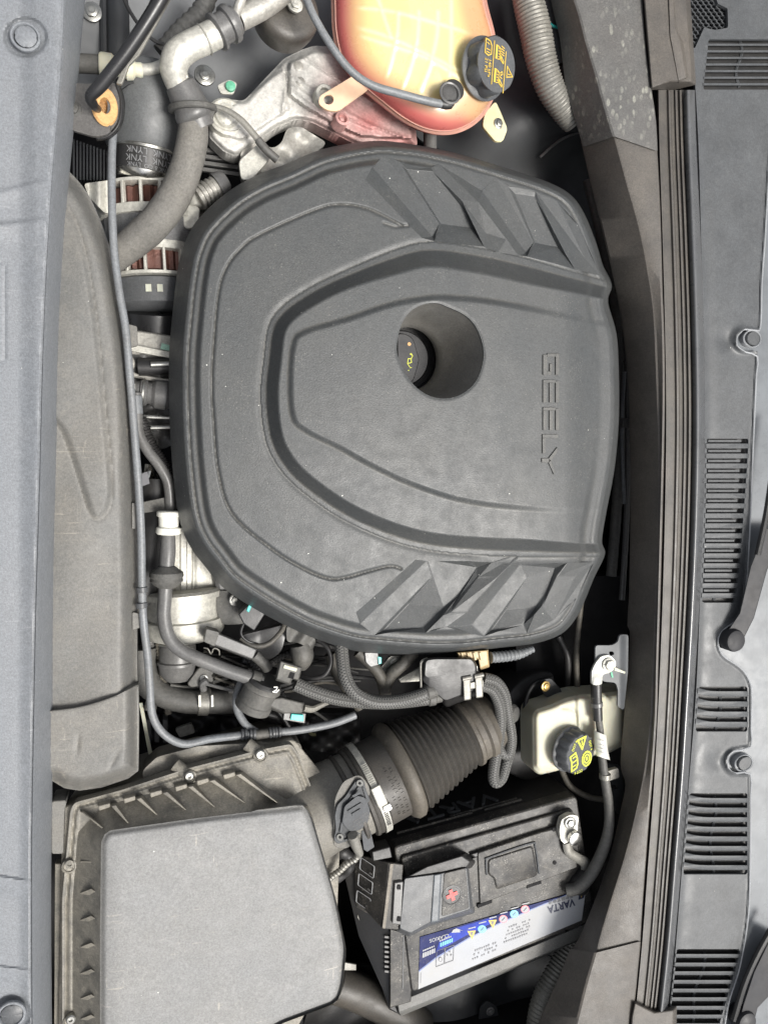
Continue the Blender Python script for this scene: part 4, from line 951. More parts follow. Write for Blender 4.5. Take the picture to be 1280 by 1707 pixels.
tag(M('dark_pipe_sleeve', gtube([(270, 90, -95), (300, 55, -90), (335, 20, -84), (350, -20, -80)], 16, 6, 16, corr=(14, 1)), m_rub), 'dark ribbed sleeve lying behind the silver pipe', 'sleeve')
tag(M('thin_black_cable', gtube([(200, -20, -60), (215, 15, -66), (235, 45, -74), (262, 70, -80), (300, 76, -88), (318, 78, -90)], 3, 8, 8), m_black), 'thin black cable running behind the silver pipe at the top left', 'cable')
def grey_bracket_arm():
    tag(M('slanted_bar', gprism([(262, -30), (300, -30), (232, 92), (216, 108), (204, 140), (194, 138), (212, 96)], 12, 6), m_sleeve, bevel=1), 'pale grey flat bar running alongside the black prop rod', 'bar')
grey_bracket_arm()
# ================================================================ filter can, alternator and engine front
def filt():
    t = T('oil_filter', 'dark round canister with a printed label band above the alternator', 'canister', (235, 270, -160))
    c = (246, 262, -118); A = Vector((-.06, .55, .83)).normalized()
    # canister axis lies along the picture's vertical, leaning up
    ax = (W(246, 160, -118)-W(236, 300, -138)).normalized(); p0 = W(240, 302, -140); s = S(240, 280, -130)
    M('steel_rim', glathe(p0, ax, [(0, 44), (6, 50), (12, 52), (14, 50)], 48, s=s), m_chrome, t)
    M('label_band', glathe(p0, ax, [(13, 50), (46, 50)], 48, s=s), m_black, t)
    M('upper_rim', glathe(p0, ax, [(45, 50), (46, 53), (50, 53), (52, 51)], 48, s=s), m_steel, t)
    ref = Vector((1, 0, 0)); X = (ref-ax*ref.dot(ax)).normalized(); Y = ax.cross(X)
    if (CAM-p0).dot(Y) < 0: Y = -Y
    r = 50.3*s
    def wrap(h0):
        def fn(c):       # text turned upside down, running from right to left round the can
            a = c.x/r-.95; xx = -a
            return p0+X*math.sin(xx)*r+Y*math.cos(xx)*r+ax*(h0*s-c.y)
        return fn
    for h0 in (44, 31.5): textobj('/NY LYNK', None, 13*s, m_label, 'label_text', t, .05, fn=wrap(h0), sx=.95) if False else textobj('LYNK  LYNK', None, 14*s, m_label, 'label_text', t, .05, fn=wrap(h0))
    textobj('LYNK & CO  LYNK', None, 9*s, m_label, 'label_text', t, .05, fn=wrap(20))
filt()
tag(M('grey_canister', [glathe(W(240, 296, -150), (W(246, 160, -118)-W(236, 300, -138)).normalized(), [(40, 62), (52, 68), (150, 74), (165, 70), (170, 60)], 48, s=S(240, 230, -140))], mat('canister_paint', (.075, .08, .083), .5, dust=.3, dcol=(.11, .105, .095), grain=.2), ang=60), 'big smooth dark grey canister above the printed label band', 'canister')
def alternator():
    t = T('alternator', 'alternator with pale slotted end frames and dark red copper windings', 'alternator', (250, 390, -180))
    p0 = W(250, 306, -132); p1 = W(262, 500, -132); ax = (p1-p0).normalized(); s = S(250, 390, -130)
    R0 = 92
    X = Vector((0, 0, 1)); X = (X-ax*X.dot(ax)).normalized(); Y = ax.cross(X); 
    def P(t_, a, r): return p0-X*R0*s*.62+ax*t_*s+(X*math.cos(a)+Y*math.sin(a))*r*s
    c0 = p0-X*R0*s*.62
    M('stator_core', glathe(c0, ax, [(52, R0-8), (54, R0-4), (100, R0-4), (102, R0-8)], 96, s=s, mod=lambda a, j: 1-.012*(math.sin(a*48) > 0)), m_stator, t, ang=20)
    M('copper_coil', [glathe(c0, ax, [(4, R0-26), (10, R0-16), (44, R0-14), (50, R0-20)], 80, s=s, mod=lambda a, j: 1+.05*math.sin(a*31+j*1.3)+.03*math.sin(a*57)), glathe(c0, ax, [(102, R0-20), (108, R0-15), (142, R0-16), (150, R0-26)], 80, s=s, mod=lambda a, j: 1+.03*math.sin(a*37+j))], m_copper, t)
    def ring(t0, t1, r): return glathe(c0, ax, [(t0, r-7), (t0+1.5, r), (t1-1.5, r), (t1, r-7)], 64, s=s)
    for (a0, a1, b0, b1) in ((-2, 6, 38, 56), (96, 112, 146, 154)):
        fr = M('end_frame', [ring(a0, a1, R0-2), ring(b0, b1, R0)], m_aluw, t, ang=40, bevel=.4)
        for k in range(10):
            a = rad(-88+k*19.5)
            g = gloft([[P(a1-2, a+d, r) for d, r in ((-.032, R0-9), (.032, R0-9), (.026, R0-1), (-.026, R0-1))], [P(b0+2, a+d, r) for d, r in ((-.032, R0-9), (.032, R0-9), (.026, R0), (-.026, R0))]])
            M('frame_bar', g, m_aluw, fr, bevel=.8)
    M('rear_cover', [glathe(c0, ax, [(154, R0-10), (157, R0-6), (196, R0-8), (205, R0-20), (206, .1)], 64, s=s)], m_batg, t, ang=40)
    for a in (-4, 8): M('cover_window', gloft([[P(170, rad(a+d), R0-6) for d in (-3, 3)]+[P(182, rad(a+d), R0-6) for d in (3, -3)], [P(170, rad(a+d), R0-4.5) for d in (-3, 3)]+[P(182, rad(a+d), R0-4.5) for d in (3, -3)]]), m_cream, t)
    for (t_, a, r) in ((8, -62, R0+2), (16, -48, R0+3), (30, -60, R0+2)):
        M('mounting_ear', glathe(P(-4, rad(a), r), ax, [(0, 10), (2, 12), (40, 12), (42, 10)], 20, s=s), m_aluw, t)
alternator()
def pulley():
    t = T('tensioner_bolt', 'stack of silver washers and a round cap beside the left rim of the engine cover', 'spring seat', (345, 325, -130))
    p = W(330, 330, -118); ax = (W(372, 304, -118)-p).normalized()
    pr = []
    for k in range(5): pr += [(k*8, 21-k*.8), (k*8+4, 22-k*.8), (k*8+4.5, 17), (k*8+7.5, 17)]
    M('washer_stack', glathe(p, ax, pr, 32), m_alu, t, ang=30)
    M('cap_end', glathe(p, ax, [(38, 22), (50, 20), (58, 13), (60, .1)], 32), m_hgrey, t)
    M('foot', gprism(rnd([(296, 368), (316, 332), (334, 348), (330, 378), (312, 382)], 4), -120, -150), m_aluw, t, bevel=1.5)
pulley()
tag(M('left_bracket_plate', ghf(rnd([(140, 306), (185, 300), (190, 352), (176, 356), (150, 330)], 6), lambda X, Y: -120+5*np.sin(X/5), 2.2, drop=20), m_aluw), 'small pale ribbed casting left of the alternator beside the air duct', 'casting')
# black belt cover below alternator, then the cylinder head pieces seen in the gap
tag(M('belt_cover', [gprism(rnd([(205, 500), (300, 505), (300, 545), (215, 540)], 8), -165, -200), glathe((262, 560, -190), Vector((0, 1, .3)), [(0, 60), (40, 60), (42, 50)], 40)], m_oil), 'glossy black belt cover under the alternator', 'belt cover')
def head():
    t = T('timing_housing', 'grey cast engine housing showing in the gap between air duct and engine cover', 'engine casting', (250, 620, -130))
    M('upper_block', gloft([([(212, 545), (300, 562), (300, 600), (214, 590)], -150), (rnd([(212, 545), (300, 562), (300, 600), (214, 590)], 4)[::5][:4], -128)]), m_alu, t, bevel=2)
    M('joint_plate', gprism(rnd([(212, 572), (300, 590), (300, 600), (212, 584)], 2), -118, -126), m_aluw, t, bevel=.8)
    M('lower_block', ghf(rnd([(212, 585), (300, 598), (300, 632), (218, 640)], 5), lambda X, Y: -132+5*np.sin(X/8)*np.cos(Y/9), 2.4, drop=20), m_hgrey, t)
    M('cast_rib', gtube([(214, 590, -124), (222, 605, -122), (224, 625, -124), (300, 638, -122)], 4, 6, 8), m_alu, t)
    M('paint_mark', gflat([(270, 572), (300, 580), (300, 588), (268, 582)], -117.5), mat('pale_green_mark', (.28, .48, .38), .5), t, smooth=False)
    M('dark_bore', gtube([(232, 612, -122), (260, 612, -120), (300, 610, -120)], [15, 14, 13], 6, 18), m_black, t)
    M('rod', gtube([(252, 608, -106), (300, 606, -106)], 5, 4, 12), m_steel, t)
head()
def sensor():
    t = T('threaded_fitting', 'round knurled grey fitting in the gap left of the engine cover', 'fitting', (245, 655, -105))
    p = (218, 652, -112)
    M('fitting_body', glathe(p, (300, 662, -112), [(0, 12), (4, 17), (14, 18), (16, 21), (26, 22), (28, 18), (34, 19), (40, 24), (58, 25), (62, 22), (70, 20)], 24), m_hgrey, t, ang=30)
    M('ring', glathe((236, 654, -112), (300, 662, -112), [(0, 20), (2, 22.5), (5, 22.5), (7, 20)], 24), m_steel, t)
    M('side_mark', gflat([(219, 640), (226, 640), (226, 650), (219, 650)], -92), m_steel, t, smooth=False)
sensor()
tag(M('lower_casting', ghf(rnd([(212, 672), (300, 680), (300, 735), (270, 750), (240, 742), (214, 710)], 8), lambda X, Y: -150+9*np.sin(X/8)*np.sin(Y/8), 2.4, drop=30), m_hgrey), 'lumpy dark grey casting under the round knurled fitting', 'casting')
for i, (x0, y0, x1, y1, r) in enumerate(((212, 693, 300, 697, 4), (240, 713, 300, 712, 4))):
    tag(M('stud_rod', gtube([(x0, y0, -124), (x1, y1, -124)], r, 3, 10, sm=False), m_steel), ('upper' if i == 0 else 'lower')+' thin metal rod running into the shade under the left rim of the cover', 'rod', 'thin rods left of the cover')
def small_hose():
    t = T('breather_hose', 'shiny dark hose curving from behind the air duct under the engine cover', 'hose', (250, 760, -90))
    M('hose', gtube([(228, 655, -92), (229, 690, -92), (232, 722, -92), (246, 750, -92), (266, 776, -92), (280, 802, -94), (284, 832, -98), (284, 860, -104)], 9, 10, 16), m_hgrey, t)
    M('hose_sleeve', gtube([(226, 660, -90), (228, 690, -90)], 11, 4, 14), m_cream if False else m_tube, t)
small_hose()
tag(M('corrugated_sleeve', gtube([(236, 700, -112), (252, 745, -112), (282, 790, -112), (298, 830, -112)], 11, 8, 12, corr=(5, 1)), m_black), 'black corrugated sleeve behind the shiny dark hose', 'sleeve')
tag(M('flat_strap', gprism([(232, 838), (300, 824), (300, 848), (234, 856)], -100, -104), m_rub, bevel=.8), 'flat dark rubber strap crossing the gap left of the cover', 'strap')
tag(M('dark_ducting', gtube([(262, 800, -150), (258, 880, -145), (248, 940, -142), (238, 1000, -145)], 32, 8, 24), m_black), 'thick glossy black hose behind the white collar', 'hose')
tag(M('fine_mesh_label', gflat([(230, 792), (246, 786), (250, 806), (234, 812)], -108), m_ink), 'small grey printed tag deep in the gap left of the cover', 'tag')

t = T('grille_shutter', 'dark horizontal plastic rails in the gap between the foam hose and the engine mount', 'rails', (360, 265, -170))
for k in range(4): M('rail', gprism([(332, 244+k*11), (402, 254+k*11), (402, 261+k*11), (332, 251+k*11)], -165, -172), m_hgrey, t, bevel=1)
t = T('cooling_fins', 'dark row of thin fins in the shade under the prop rod bracket', 'fins', (160, 270, -170))
for k in range(12): M('fin', gprism([(122+k*5.6, 232+k*2), (125+k*5.6, 232+k*2), (125+k*5.6, 300), (122+k*5.6, 300)], -165, -185), m_bodyd, t)

def harness():
    t = T('wiring_harness', 'tangle of thin dark wires and clips deep in the gap below the cover', 'wiring harness', (330, 1130, -180))
    R_ = random.Random(11)
    for k in range(34):
        if k < 14: x0, y0, x1, y1 = R_.uniform(232, 262), R_.uniform(700, 900), R_.uniform(240, 330), R_.uniform(950, 1200)
        else: x0, y0, x1, y1 = R_.uniform(240, 430), R_.uniform(1060, 1180), R_.uniform(430, 640), R_.uniform(1070, 1230)
        z = R_.uniform(-190, -125); P = [(x0, y0, z)]
        for j in (1, 2, 3): P.append((x0+(x1-x0)*j/4+R_.uniform(-16, 16), y0+(y1-y0)*j/4+R_.uniform(-16, 16), z+R_.uniform(-14, 14)))
        P.append((x1, y1, z))
        r = R_.choice((2, 2.5, 3, 4, 6, 8))
        w_ = M('wire', gtube(P, r, 6, 8, corr=(6, .8) if r == 6 else None), R_.choice((m_black, m_tape, m_hgrey, m_tube, m_rub)), t)
        if k % 3 == 0:
            i = R_.randint(1, 2); M('clip', glathe(P[i], P[i+1], [(-4, r+1), (-3, r+3), (4, r+3), (5, r+1)], 12), R_.choice((m_cream, m_sleeve, m_black, m_hgrey)), w_)
        if k % 4 == 1: M('plug', gbox((P[2][0], P[2][1], P[2][2]+6), (16, 11, 12), rz(R_.uniform(0, 90))), R_.choice((m_hgrey, m_black, m_batg)), t, bevel=1.5)
harness()

t = T('firewall_pipes', 'dim black pipes and a clip in the dark gap between engine cover and trim strip', 'pipes', (1020, 760, -150))
for k, (p, r) in enumerate(((((1010, 340, -150), (1030, 430, -145), (1042, 560, -140), (1046, 700, -140), (1044, 860, -140), (1036, 1000, -140)), 5), (((980, 300, -170), (1024, 500, -165), (1034, 640, -165), (1030, 800, -160), (1018, 960, -160)), 9), (((1040, 620, -128), (1036, 720, -126), (1040, 840, -128)), 3))):
    M('pipe', gtube(p, r, 8, 12), (m_hgrey, m_rub, m_tube)[k], t)
M('clip', gbox((1040, 705, -122), (12, 16, 10)), m_hgrey, t, bevel=1)
# ================================================================ throttle body and hoses below the cover
def throttle():
    t = T('pump_housing', 'pale cast aluminium ribbed housing left of the engine cover, lower half', 'pump housing', (300, 970, -170))
    M('ribbed_part', [ghf(rnd([(256, 885), (345, 875), (360, 990), (246, 985), (244, 950)], 8), lambda X, Y: -132-.0045*(X-305)**2+2.2*np.sign(np.sin(X/3.2))*ss(330, 322, X), 1.8, drop=30)], m_aluw, t, ang=40)
    g = []
    for (z0, z1, y0, y1, k) in ((0, 0, 985, 996, 1.02), (0, 0, 996, 1030, 1.0), (0, 0, 1030, 1036, 1.05), (0, 0, 1036, 1058, 1.04)): pass
    c0 = W(304, 984, -150); c1 = W(308, 1066, -150); ax = (c1-c0).normalized()
    M('round_body', [glathe(c0, ax, [(-4, 60), (0, 66), (9, 66), (10, 61), (44, 61), (46, 66), (52, 67), (66, 66), (76, 60), (84, 40), (84, .1)], 64)], m_aluw, t, ang=30)
    M('hose_neck', [gloft([([(340, 900), (420, 960), (440, 1010), (392, 1045), (362, 1000), (350, 950)], -170), ([(345, 910), (410, 962), (425, 1008), (392, 1036), (366, 1000), (352, 950)], -128)])], m_hgrey, t, bevel=6)
    M('dark_lobe', ghf(rnd([(352, 985), (404, 985), (412, 1040), (368, 1042)], 12), lambda X, Y: -118-.01*((X-385)**2+(Y-1012)**2)*.5, 2.4, drop=14), m_rub, t)
    M('stud', gbolt((392, 1000, -112), 7, (.2, 0, 1)), m_steel, t)
throttle()
def white_collar():
    t = T('purge_pipe', 'smooth dark grey pipe with a clip ring, curving from white collar to valve', 'pipe', (280, 980, -70))
    M('white_collar', glathe((282, 852, -84), (281, 900, -84), [(0, 18), (2, 20), (8, 20), (10, 17), (26, 16), (28, 20), (36, 21), (39, 18)], 28), m_white, t)
    M('straight_end', gtube([(281, 886, -80), (280, 920, -78), (278, 950, -76)], [11, 13, 12], 6, 20), m_hgrey, t)
    M('clip_ring', glathe((278, 944, -75), (278, 1000, -75), [(0, 14), (5, 20), (10, 27), (16, 28), (20, 26), (24, 27), (30, 22), (36, 14)], 32), m_rub, t)
    M('pipe_run', gtube([(277, 968, -75), (275, 1000, -74), (274, 1030, -72), (282, 1062, -70), (302, 1084, -68), (335, 1100, -66), (375, 1116, -65), (410, 1128, -64), (436, 1138, -64)], 11.5, 10, 20), m_hgrey, t)
    M('pipe_cuff', glathe((416, 1130, -64), (436, 1139, -64), [(0, 11), (2, 15), (16, 16), (18, 12)], 24), m_rub, t)
white_collar()
def vac():
    t = T('vacuum_line', 'long thin grey line beside the air duct, turning right above the filter box', 'hose', (240, 900, -50))
    M('line', gtube([(190, 204, -52), (187, 260, -46), (187, 340, -40), (191, 420, -42), (200, 490, -44), (210, 550, -46), (218, 640, -50), (226, 740, -52), (232, 820, -54), (236, 900, -56), (237, 985, -58), (240, 1040, -60), (246, 1090, -62), (250, 1140, -64), (254, 1190, -66), (272, 1222, -68), (306, 1240, -70), (350, 1232, -72), (400, 1226, -74), (450, 1222, -76), (505, 1216, -80), (555, 1206, -84), (592, 1192, -90)], 6.6, 8, 14), m_tube, t)
    for (a, b) in (((237, 978, -58), (238, 1000, -58)), ((236, 1004, -58), (237, 1016, -58))): M('line_clip', glathe(a, b, [(0, 7), (1, 9.5), (9, 9.5), (10, 7)], 18), m_batg, t)
    for (x0, x1, y) in ((402, 412, 1225), (416, 428, 1224), (448, 456, 1222), (458, 468, 1221)): M('ribbed_collar', glathe((x0, y, -74), (x1, y-1, -74), [(0, 7), (1, 9.5), (4, 9.5), (5, 7.5), (7, 9.5), (10, 9), (11, 7)], 18), m_batg, t)
    M('joint', gtube([(426, 1225, -74), (452, 1222, -76)], 8.4, 3, 14, sm=False), m_rub, t)
    M('branch', gtube([(430, 1222, -80), (410, 1208, -84), (396, 1184, -88), (394, 1160, -92), (402, 1138, -96)], 6.5, 8, 12), m_tube, t)
vac()
def rad_hose():
    t = T('radiator_hose', 'thick dark rubber hose low between air duct and purge valve, with a spring clamp', 'hose', (340, 1170, -150))
    M('hose', gtube([(236, 1080, -160), (238, 1120, -158), (258, 1150, -154), (300, 1167, -150), (350, 1170, -148), (420, 1168, -148), (470, 1164, -150)], [26, 24, 21, 20, 20, 19, 19], 10, 24), m_rub, t)
    c = M('spring_clamp', glathe((331, 1169, -149), (358, 1170, -149), [(0, 21), (1, 23), (17, 23), (18, 21)], 28), m_sleeve, t)
    for x in (331, 352): M('clamp_end', gbox((x+2, 1168, -126), (3.5, 18, 5)), m_white, c, bevel=.5)
    M('clamp_tail', gtube([(340, 1150, -130), (338, 1140, -126), (346, 1134, -124)], 6, 4, 8), m_hgrey, t)
rad_hose()
def thermo():
    t = T('thermostat_housing', 'dark plastic thermostat housing with a small bolt lug above the radiator hose', 'housing', (300, 1110, -160))
    M('body', glathe((296, 1072, -150), (296, 1150, -150), [(0, 28), (4, 30), (28, 30), (30, 33), (34, 33), (36, 31), (50, 29), (62, 20), (66, .1)], 36), m_hgrey, t, ang=40)
    M('metal_line', gtube([(266, 1076, -130), (280, 1078, -122), (292, 1078, -126)], 2, 6, 8), m_steel, t)
    M('bolt_lug', [gprism(rnd([(330, 1115), (344, 1108), (356, 1118), (356, 1142), (318, 1146), (312, 1140)], 4), -132, -142)], m_rub, t, bevel=1.5)
    M('lug_bolt', gbolt((340, 1131, -131), 4.5), m_steel, t)
thermo()
def plug_con():
    t = T('grey_connector', 'grey flat electrical connector lying across the gap beside the purge pipe', 'connector', (385, 1080, -80))
    M('connector_body', gloft([([(350, 1048), (430, 1082), (422, 1102), (344, 1072)], -92), ([(352, 1051), (428, 1083), (421, 1099), (347, 1071)], -74)]), m_hgrey, t, bevel=1.5)
    M('latch_block', gprism(rnd([(344, 1048), (366, 1054), (358, 1078), (340, 1070)], 3), -66, -88), m_rub, t, bevel=1.5)
    M('white_spring', gtube([(340, 1080, -80), (347, 1082, -78), (352, 1090, -78), (357, 1081, -78), (365, 1084, -78), (366, 1092, -80)], 1.2, 6, 6), m_sleeve, t)
    M('cable_stub', gtube([(424, 1092, -82), (440, 1106, -84), (446, 1116, -86)], 9, 6, 12), m_rub, t)
plug_con()
def purge():
    t = T('purge_valve', 'dark plastic valve with clip housings and teal lock, handwritten white mark on its side', 'valve', (460, 1140, -70))
    a, b = (418, 1152, -62), (520, 1120, -62)
    a = W(432, 1152, -64); b = W(500, 1118, -64); b = a+(W(492, 1138, -64)-a)
    c0 = W(438, 1142, -66); c1 = W(500, 1150, -66)
    M('valve_body', glathe(c0, c1, [(-8, 26), (-2, 32), (3, 33), (6, 29), (30, 29), (32, 31), (44, 31), (48, 22), (52, .1)], 36), m_rub, t, ang=35)
    M('face_disc', glathe(c0, c1, [(-12, 27), (-8, 30), (-5, 30)], 36), m_black, t)
    M('clip_housing', gloft([([(466, 1100), (504, 1112), (498, 1136), (488, 1132), (484, 1142), (458, 1134)], -58), ([(468, 1102), (502, 1113), (497, 1133), (486, 1130), (482, 1139), (461, 1132)], -38)]), m_rub, t, bevel=1.5)
    M('clip_spring', gprism([(474, 1108), (496, 1114), (494, 1120), (472, 1114)], -36, -40), m_cream, t, bevel=.8)
    M('clip_slot', gprism([(484, 1120), (492, 1122), (489, 1132), (480, 1130)], -37.5, -40), m_deep, t)
    M('connector_body', gloft([([(440, 1164), (470, 1160), (508, 1170), (506, 1190), (472, 1192), (446, 1180)], -80), ([(444, 1166), (470, 1163), (505, 1172), (503, 1188), (474, 1189), (450, 1178)], -58)]), m_rub, t, bevel=2)
    M('teal_lock', gprism([(486, 1190), (506, 1192), (506, 1203), (484, 1200)], -60, -70), m_teal, t, bevel=.8)
    M('lock_housing', gprism([(474, 1186), (510, 1190), (508, 1206), (472, 1200)], -64, -78), m_hgrey, t, bevel=.8)
    f = frame((460, 1150, -36), (0, 0, 1), -15); s = S(460, 1150, -40)
    M('white_mark', gstroke([(-4, 4), (1, 5), (1, 0), (-4, -4), (2, -4), (5, 1)], 1.6, f, s), m_white, t, smooth=False)
    M('cable_stub', gtube([(506, 1180, -72), (520, 1182, -76), (534, 1176, -80), (560, 1164, -90)], [6, 6, 5, 4], 5, 10), m_sleeve, t)
purge()
def braided():
    lab = [('long braided sleeve hose from the purge valve to the black box', [(492, 1140, -62), (520, 1152, -60), (560, 1164, -60), (610, 1170, -58), (660, 1170, -56), (712, 1164, -54), (724, 1160, -54)], 11.5),
           ('braided sleeve hose dropping from under the cover rim and bending right', [(569, 1074, -70), (571, 1100, -62), (576, 1130, -52), (592, 1156, -46), (622, 1170, -44), (660, 1170, -44), (700, 1160, -42), (718, 1150, -42)], 11.0),
           ('braided sleeve hose leaving the silver clips and looping down over the bellows', [(806, 1130, -46), (826, 1136, -46), (840, 1156, -50), (846, 1190, -56), (852, 1230, -62), (848, 1254, -68), (838, 1256, -70), (826, 1240, -72)], 9),
           ('braided sleeve hose hanging lowest, folded back in a narrow loop', [(800, 1142, -48), (820, 1150, -48), (832, 1176, -50), (834, 1210, -54), (828, 1250, -60), (822, 1290, -64), (826, 1304, -66), (836, 1296, -68), (844, 1270, -72), (850, 1250, -80)], 9.5)]
    for l, p, r in lab:
        tag(M('braided_hose', gtube(p, r, 10, 20), m_braid), l, 'hose', 'braided sleeve hoses by the bellows')
    t = T('hose_cuff_pair', 'pair of smooth black end cuffs where the braided hoses enter the black box', 'hose cuff', (726, 1150, -54))
    M('cuff', glathe((712, 1164, -54), (736, 1160, -54), [(0, 12), (2, 13.5), (12, 13.5), (14, 11), (24, 10)], 20), m_rub, t)
    M('cuff', glathe((708, 1154, -42), (736, 1148, -46), [(0, 12), (2, 13.5), (12, 13.5), (14, 11), (24, 10)], 20), m_rub, t)
braided()
def solenoid():
    t = T('vacuum_box', 'black rounded plastic box with silver spring clips below the cover rim', 'valve box', (745, 1130, -60))
    M('box_body', gloft([(rnd([(708, 1104), (726, 1100), (790, 1100), (800, 1120), (800, 1158), (744, 1180), (718, 1150), (704, 1140)], 6), -84), (rnd([(706, 1098), (724, 1096), (788, 1096), (796, 1110), (796, 1148), (742, 1168), (712, 1142), (704, 1134)], 6), -36), (rnd([(710, 1101), (725, 1099), (786, 1099), (792, 1110), (792, 1120), (740, 1126), (714, 1130), (708, 1126)], 6), -30)]), m_black, t, bevel=1.5)
    M('metal_rim', gribbon([[(700, 1146, -40), (699, 1110, -40), (702, 1100, -40), (712, 1096, -40)], [(703, 1146, -38), (702.5, 1110, -38), (705, 1103, -38), (714, 1099, -38)]], 16), m_sleeve, t, solid=1)
    M('white_mark', gstroke([(790, 1114), (791, 1110), (794, 1116)], .1, frame((0, 0, 0)), 1) if False else gstroke([(-3, 2), (2, 3), (2, -4)], 1, frame((793, 1114, -35)), S(793, 1114, -35)), m_white, t, smooth=False)
    for (x, y, w_, h) in ((778, 1146, 12, 42), (798, 1142, 12, 42)):
        c = M('spring_clip', gloft([([(x-7, y-16), (x+6, y-18), (x+7, y+h-22), (x-5, y+h-20)], -46), ([(x-7, y-16), (x+6, y-18), (x+7, y+h-22), (x-5, y+h-20)], -28)]), m_sleeve, t, bevel=1.8)
        M('clip_roll', glathe((x-8, y-14, -30), (x+10, y-18, -30), [(0, 4), (16, 4), (17, 2)], 14), m_sleeve, c)
    M('clip_bridge', gprism([(772, 1140), (806, 1134), (806, 1146), (774, 1150)], -30, -36), m_sleeve, t, bevel=1)
solenoid()
def yconn():
    t = T('yellow_connector', 'faded yellow electrical connector under the lower rim of the cover', 'connector', (790, 1098, -60))
    M('connector_body', gloft([([(760, 1086), (814, 1082), (816, 1112), (800, 1118), (798, 1100), (764, 1098)], -70), ([(762, 1088), (812, 1084), (814, 1108), (800, 1114), (797, 1098), (766, 1096)], -44)]), m_yelc, t, bevel=1.5)
    for x in (770, 780, 790, 800): M('connector_rib', gprism([(x-2, 1088), (x+2, 1088), (x+5, 1100), (x+1, 1101)], -41, -46), m_yelc, t, bevel=.5)
    M('cable_sleeve', gtube([(818, 1096, -60), (842, 1094, -60), (866, 1090, -58), (888, 1082, -60)], [9, 9, 8, 5], 6, 14, corr=(7, .7)), m_tube, t)
yconn()
# wiring seen in the gap under the cover's lower left rim
def wires():
    m = m_tape
    W_ = [('taped wiring branch rising to the cover rim left of the braided hose', [(402, 1064, -88), (420, 1076, -82), (446, 1074, -80), (468, 1054, -84), (476, 1036, -90)], 4.5),
          ('thin looped wire between the cover rim and the valve', [(406, 1040, -84), (402, 1056, -82), (412, 1068, -82), (430, 1074, -84)], 2.2),
          ('loop of thin black cable hanging right of the purge valve', [(530, 1066, -90), (546, 1080, -80), (552, 1104, -76), (540, 1126, -78), (516, 1132, -84), (494, 1128, -92)], 4.0),
          ('taped wiring bundle forking below the cover left of the black box', [(596, 1086, -84), (618, 1106, -82), (634, 1128, -84), (642, 1158, -96)], 10),
          ('second arm of the forked taped bundle, reaching the cover rim', [(690, 1086, -84), (672, 1106, -82), (652, 1124, -84), (640, 1150, -90)], 11),
          ('dark cable dropping beside the radiator hose', [(550, 1090, -110), (560, 1120, -112), (580, 1150, -116), (600, 1180, -120)], 9),
          ('black pipe curving behind the brake fluid reservoir', [(930, 1060, -140), (944, 1090, -140), (946, 1130, -150), (942, 1170, -160)], 6),
          ('straight thin black pipe dropping left of the metal bracket', [(968, 1000, -130), (962, 1060, -130), (960, 1100, -134), (962, 1160, -140)], 5),
          ('glossy thin black brake pipe curving left of the reservoir', [(920, 1130, -150), (890, 1140, -140), (876, 1170, -136), (878, 1210, -136), (890, 1240, -140)], 4),
          ('thin black cable under the brake reservoir cap', [(934, 1280, -140), (950, 1310, -136), (980, 1328, -130), (1010, 1334, -124), (1030, 1344, -120)], 5)]
    for l, p, r in W_: tag(M('wire_run' if r < 6 else 'taped_bundle', gtube(p, r, 8, 12, wob=.08 if r > 4.2 else 0), m if r > 4.2 and r != 6 else m_black), l, 'cable')
    t = T('small_connector', 'small black connector with a teal lock tucked under the lower left cover rim', 'connector', (412, 1024, -90))
    M('connector_body', gprism(rnd([(398, 1024), (420, 1002), (446, 1018), (424, 1052), (406, 1040)], 3), -72, -96), m_black, t, bevel=1.5)
    M('teal_lock', gprism([(411, 1018), (417, 1004), (422, 1007), (415, 1021)], -70, -74), m_teal, t, bevel=.5)
    t = T('small_connector', 'tiny silver and teal connector peeping out under the cover right of the braided hose', 'connector', (625, 1096, -80))
    M('connector_body', gprism(rnd([(608, 1088), (630, 1088), (632, 1108), (618, 1112), (610, 1104)], 2), -70, -90), m_hgrey, t, bevel=1)
    M('teal_lock', gprism([(628, 1094), (636, 1096), (636, 1106), (629, 1108)], -70, -80), m_teal, t, bevel=.5)
    tag(M('metal_lug', [*gbolt((660, 1106, -96), 7), gprism(rnd([(634, 1114), (650, 1094), (678, 1092), (672, 1112), (650, 1120)], 5), -98, -104)], m_aluw), 'shiny metal lug and nut under the cover rim, right of the tiny connector', 'lug')
    tag(M('silver_plate', gprism([(664, 1132), (700, 1112), (700, 1136), (668, 1138)], -110, -114), m_aluw, bevel=.8), 'bright metal sheet corner left of the black box', 'plate')
    tag(M('injector_boot', [ghf(rnd([(478, 1042), (528, 1066), (520, 1086), (500, 1072), (478, 1070)], 6), lambda X, Y: -86+4*np.sin(X/6+Y/9), 2.2, drop=16), gtube([(500, 1074, -100), (504, 1094, -100), (500, 1112, -104)], [17, 19, 12], 6, 18)], m_rub), 'crumpled dark rubber boot under the lower left rim of the cover', 'boot')
    tag(M('dark_shield', ghf(rnd([(400, 1060), (480, 1040), (470, 1085), (452, 1100), (420, 1092)], 10), lambda X, Y: -110+4*np.sin(X/12), 2.4, drop=16), m_hgrey), 'dark smooth shield behind the looped wires', 'shield')
wires()
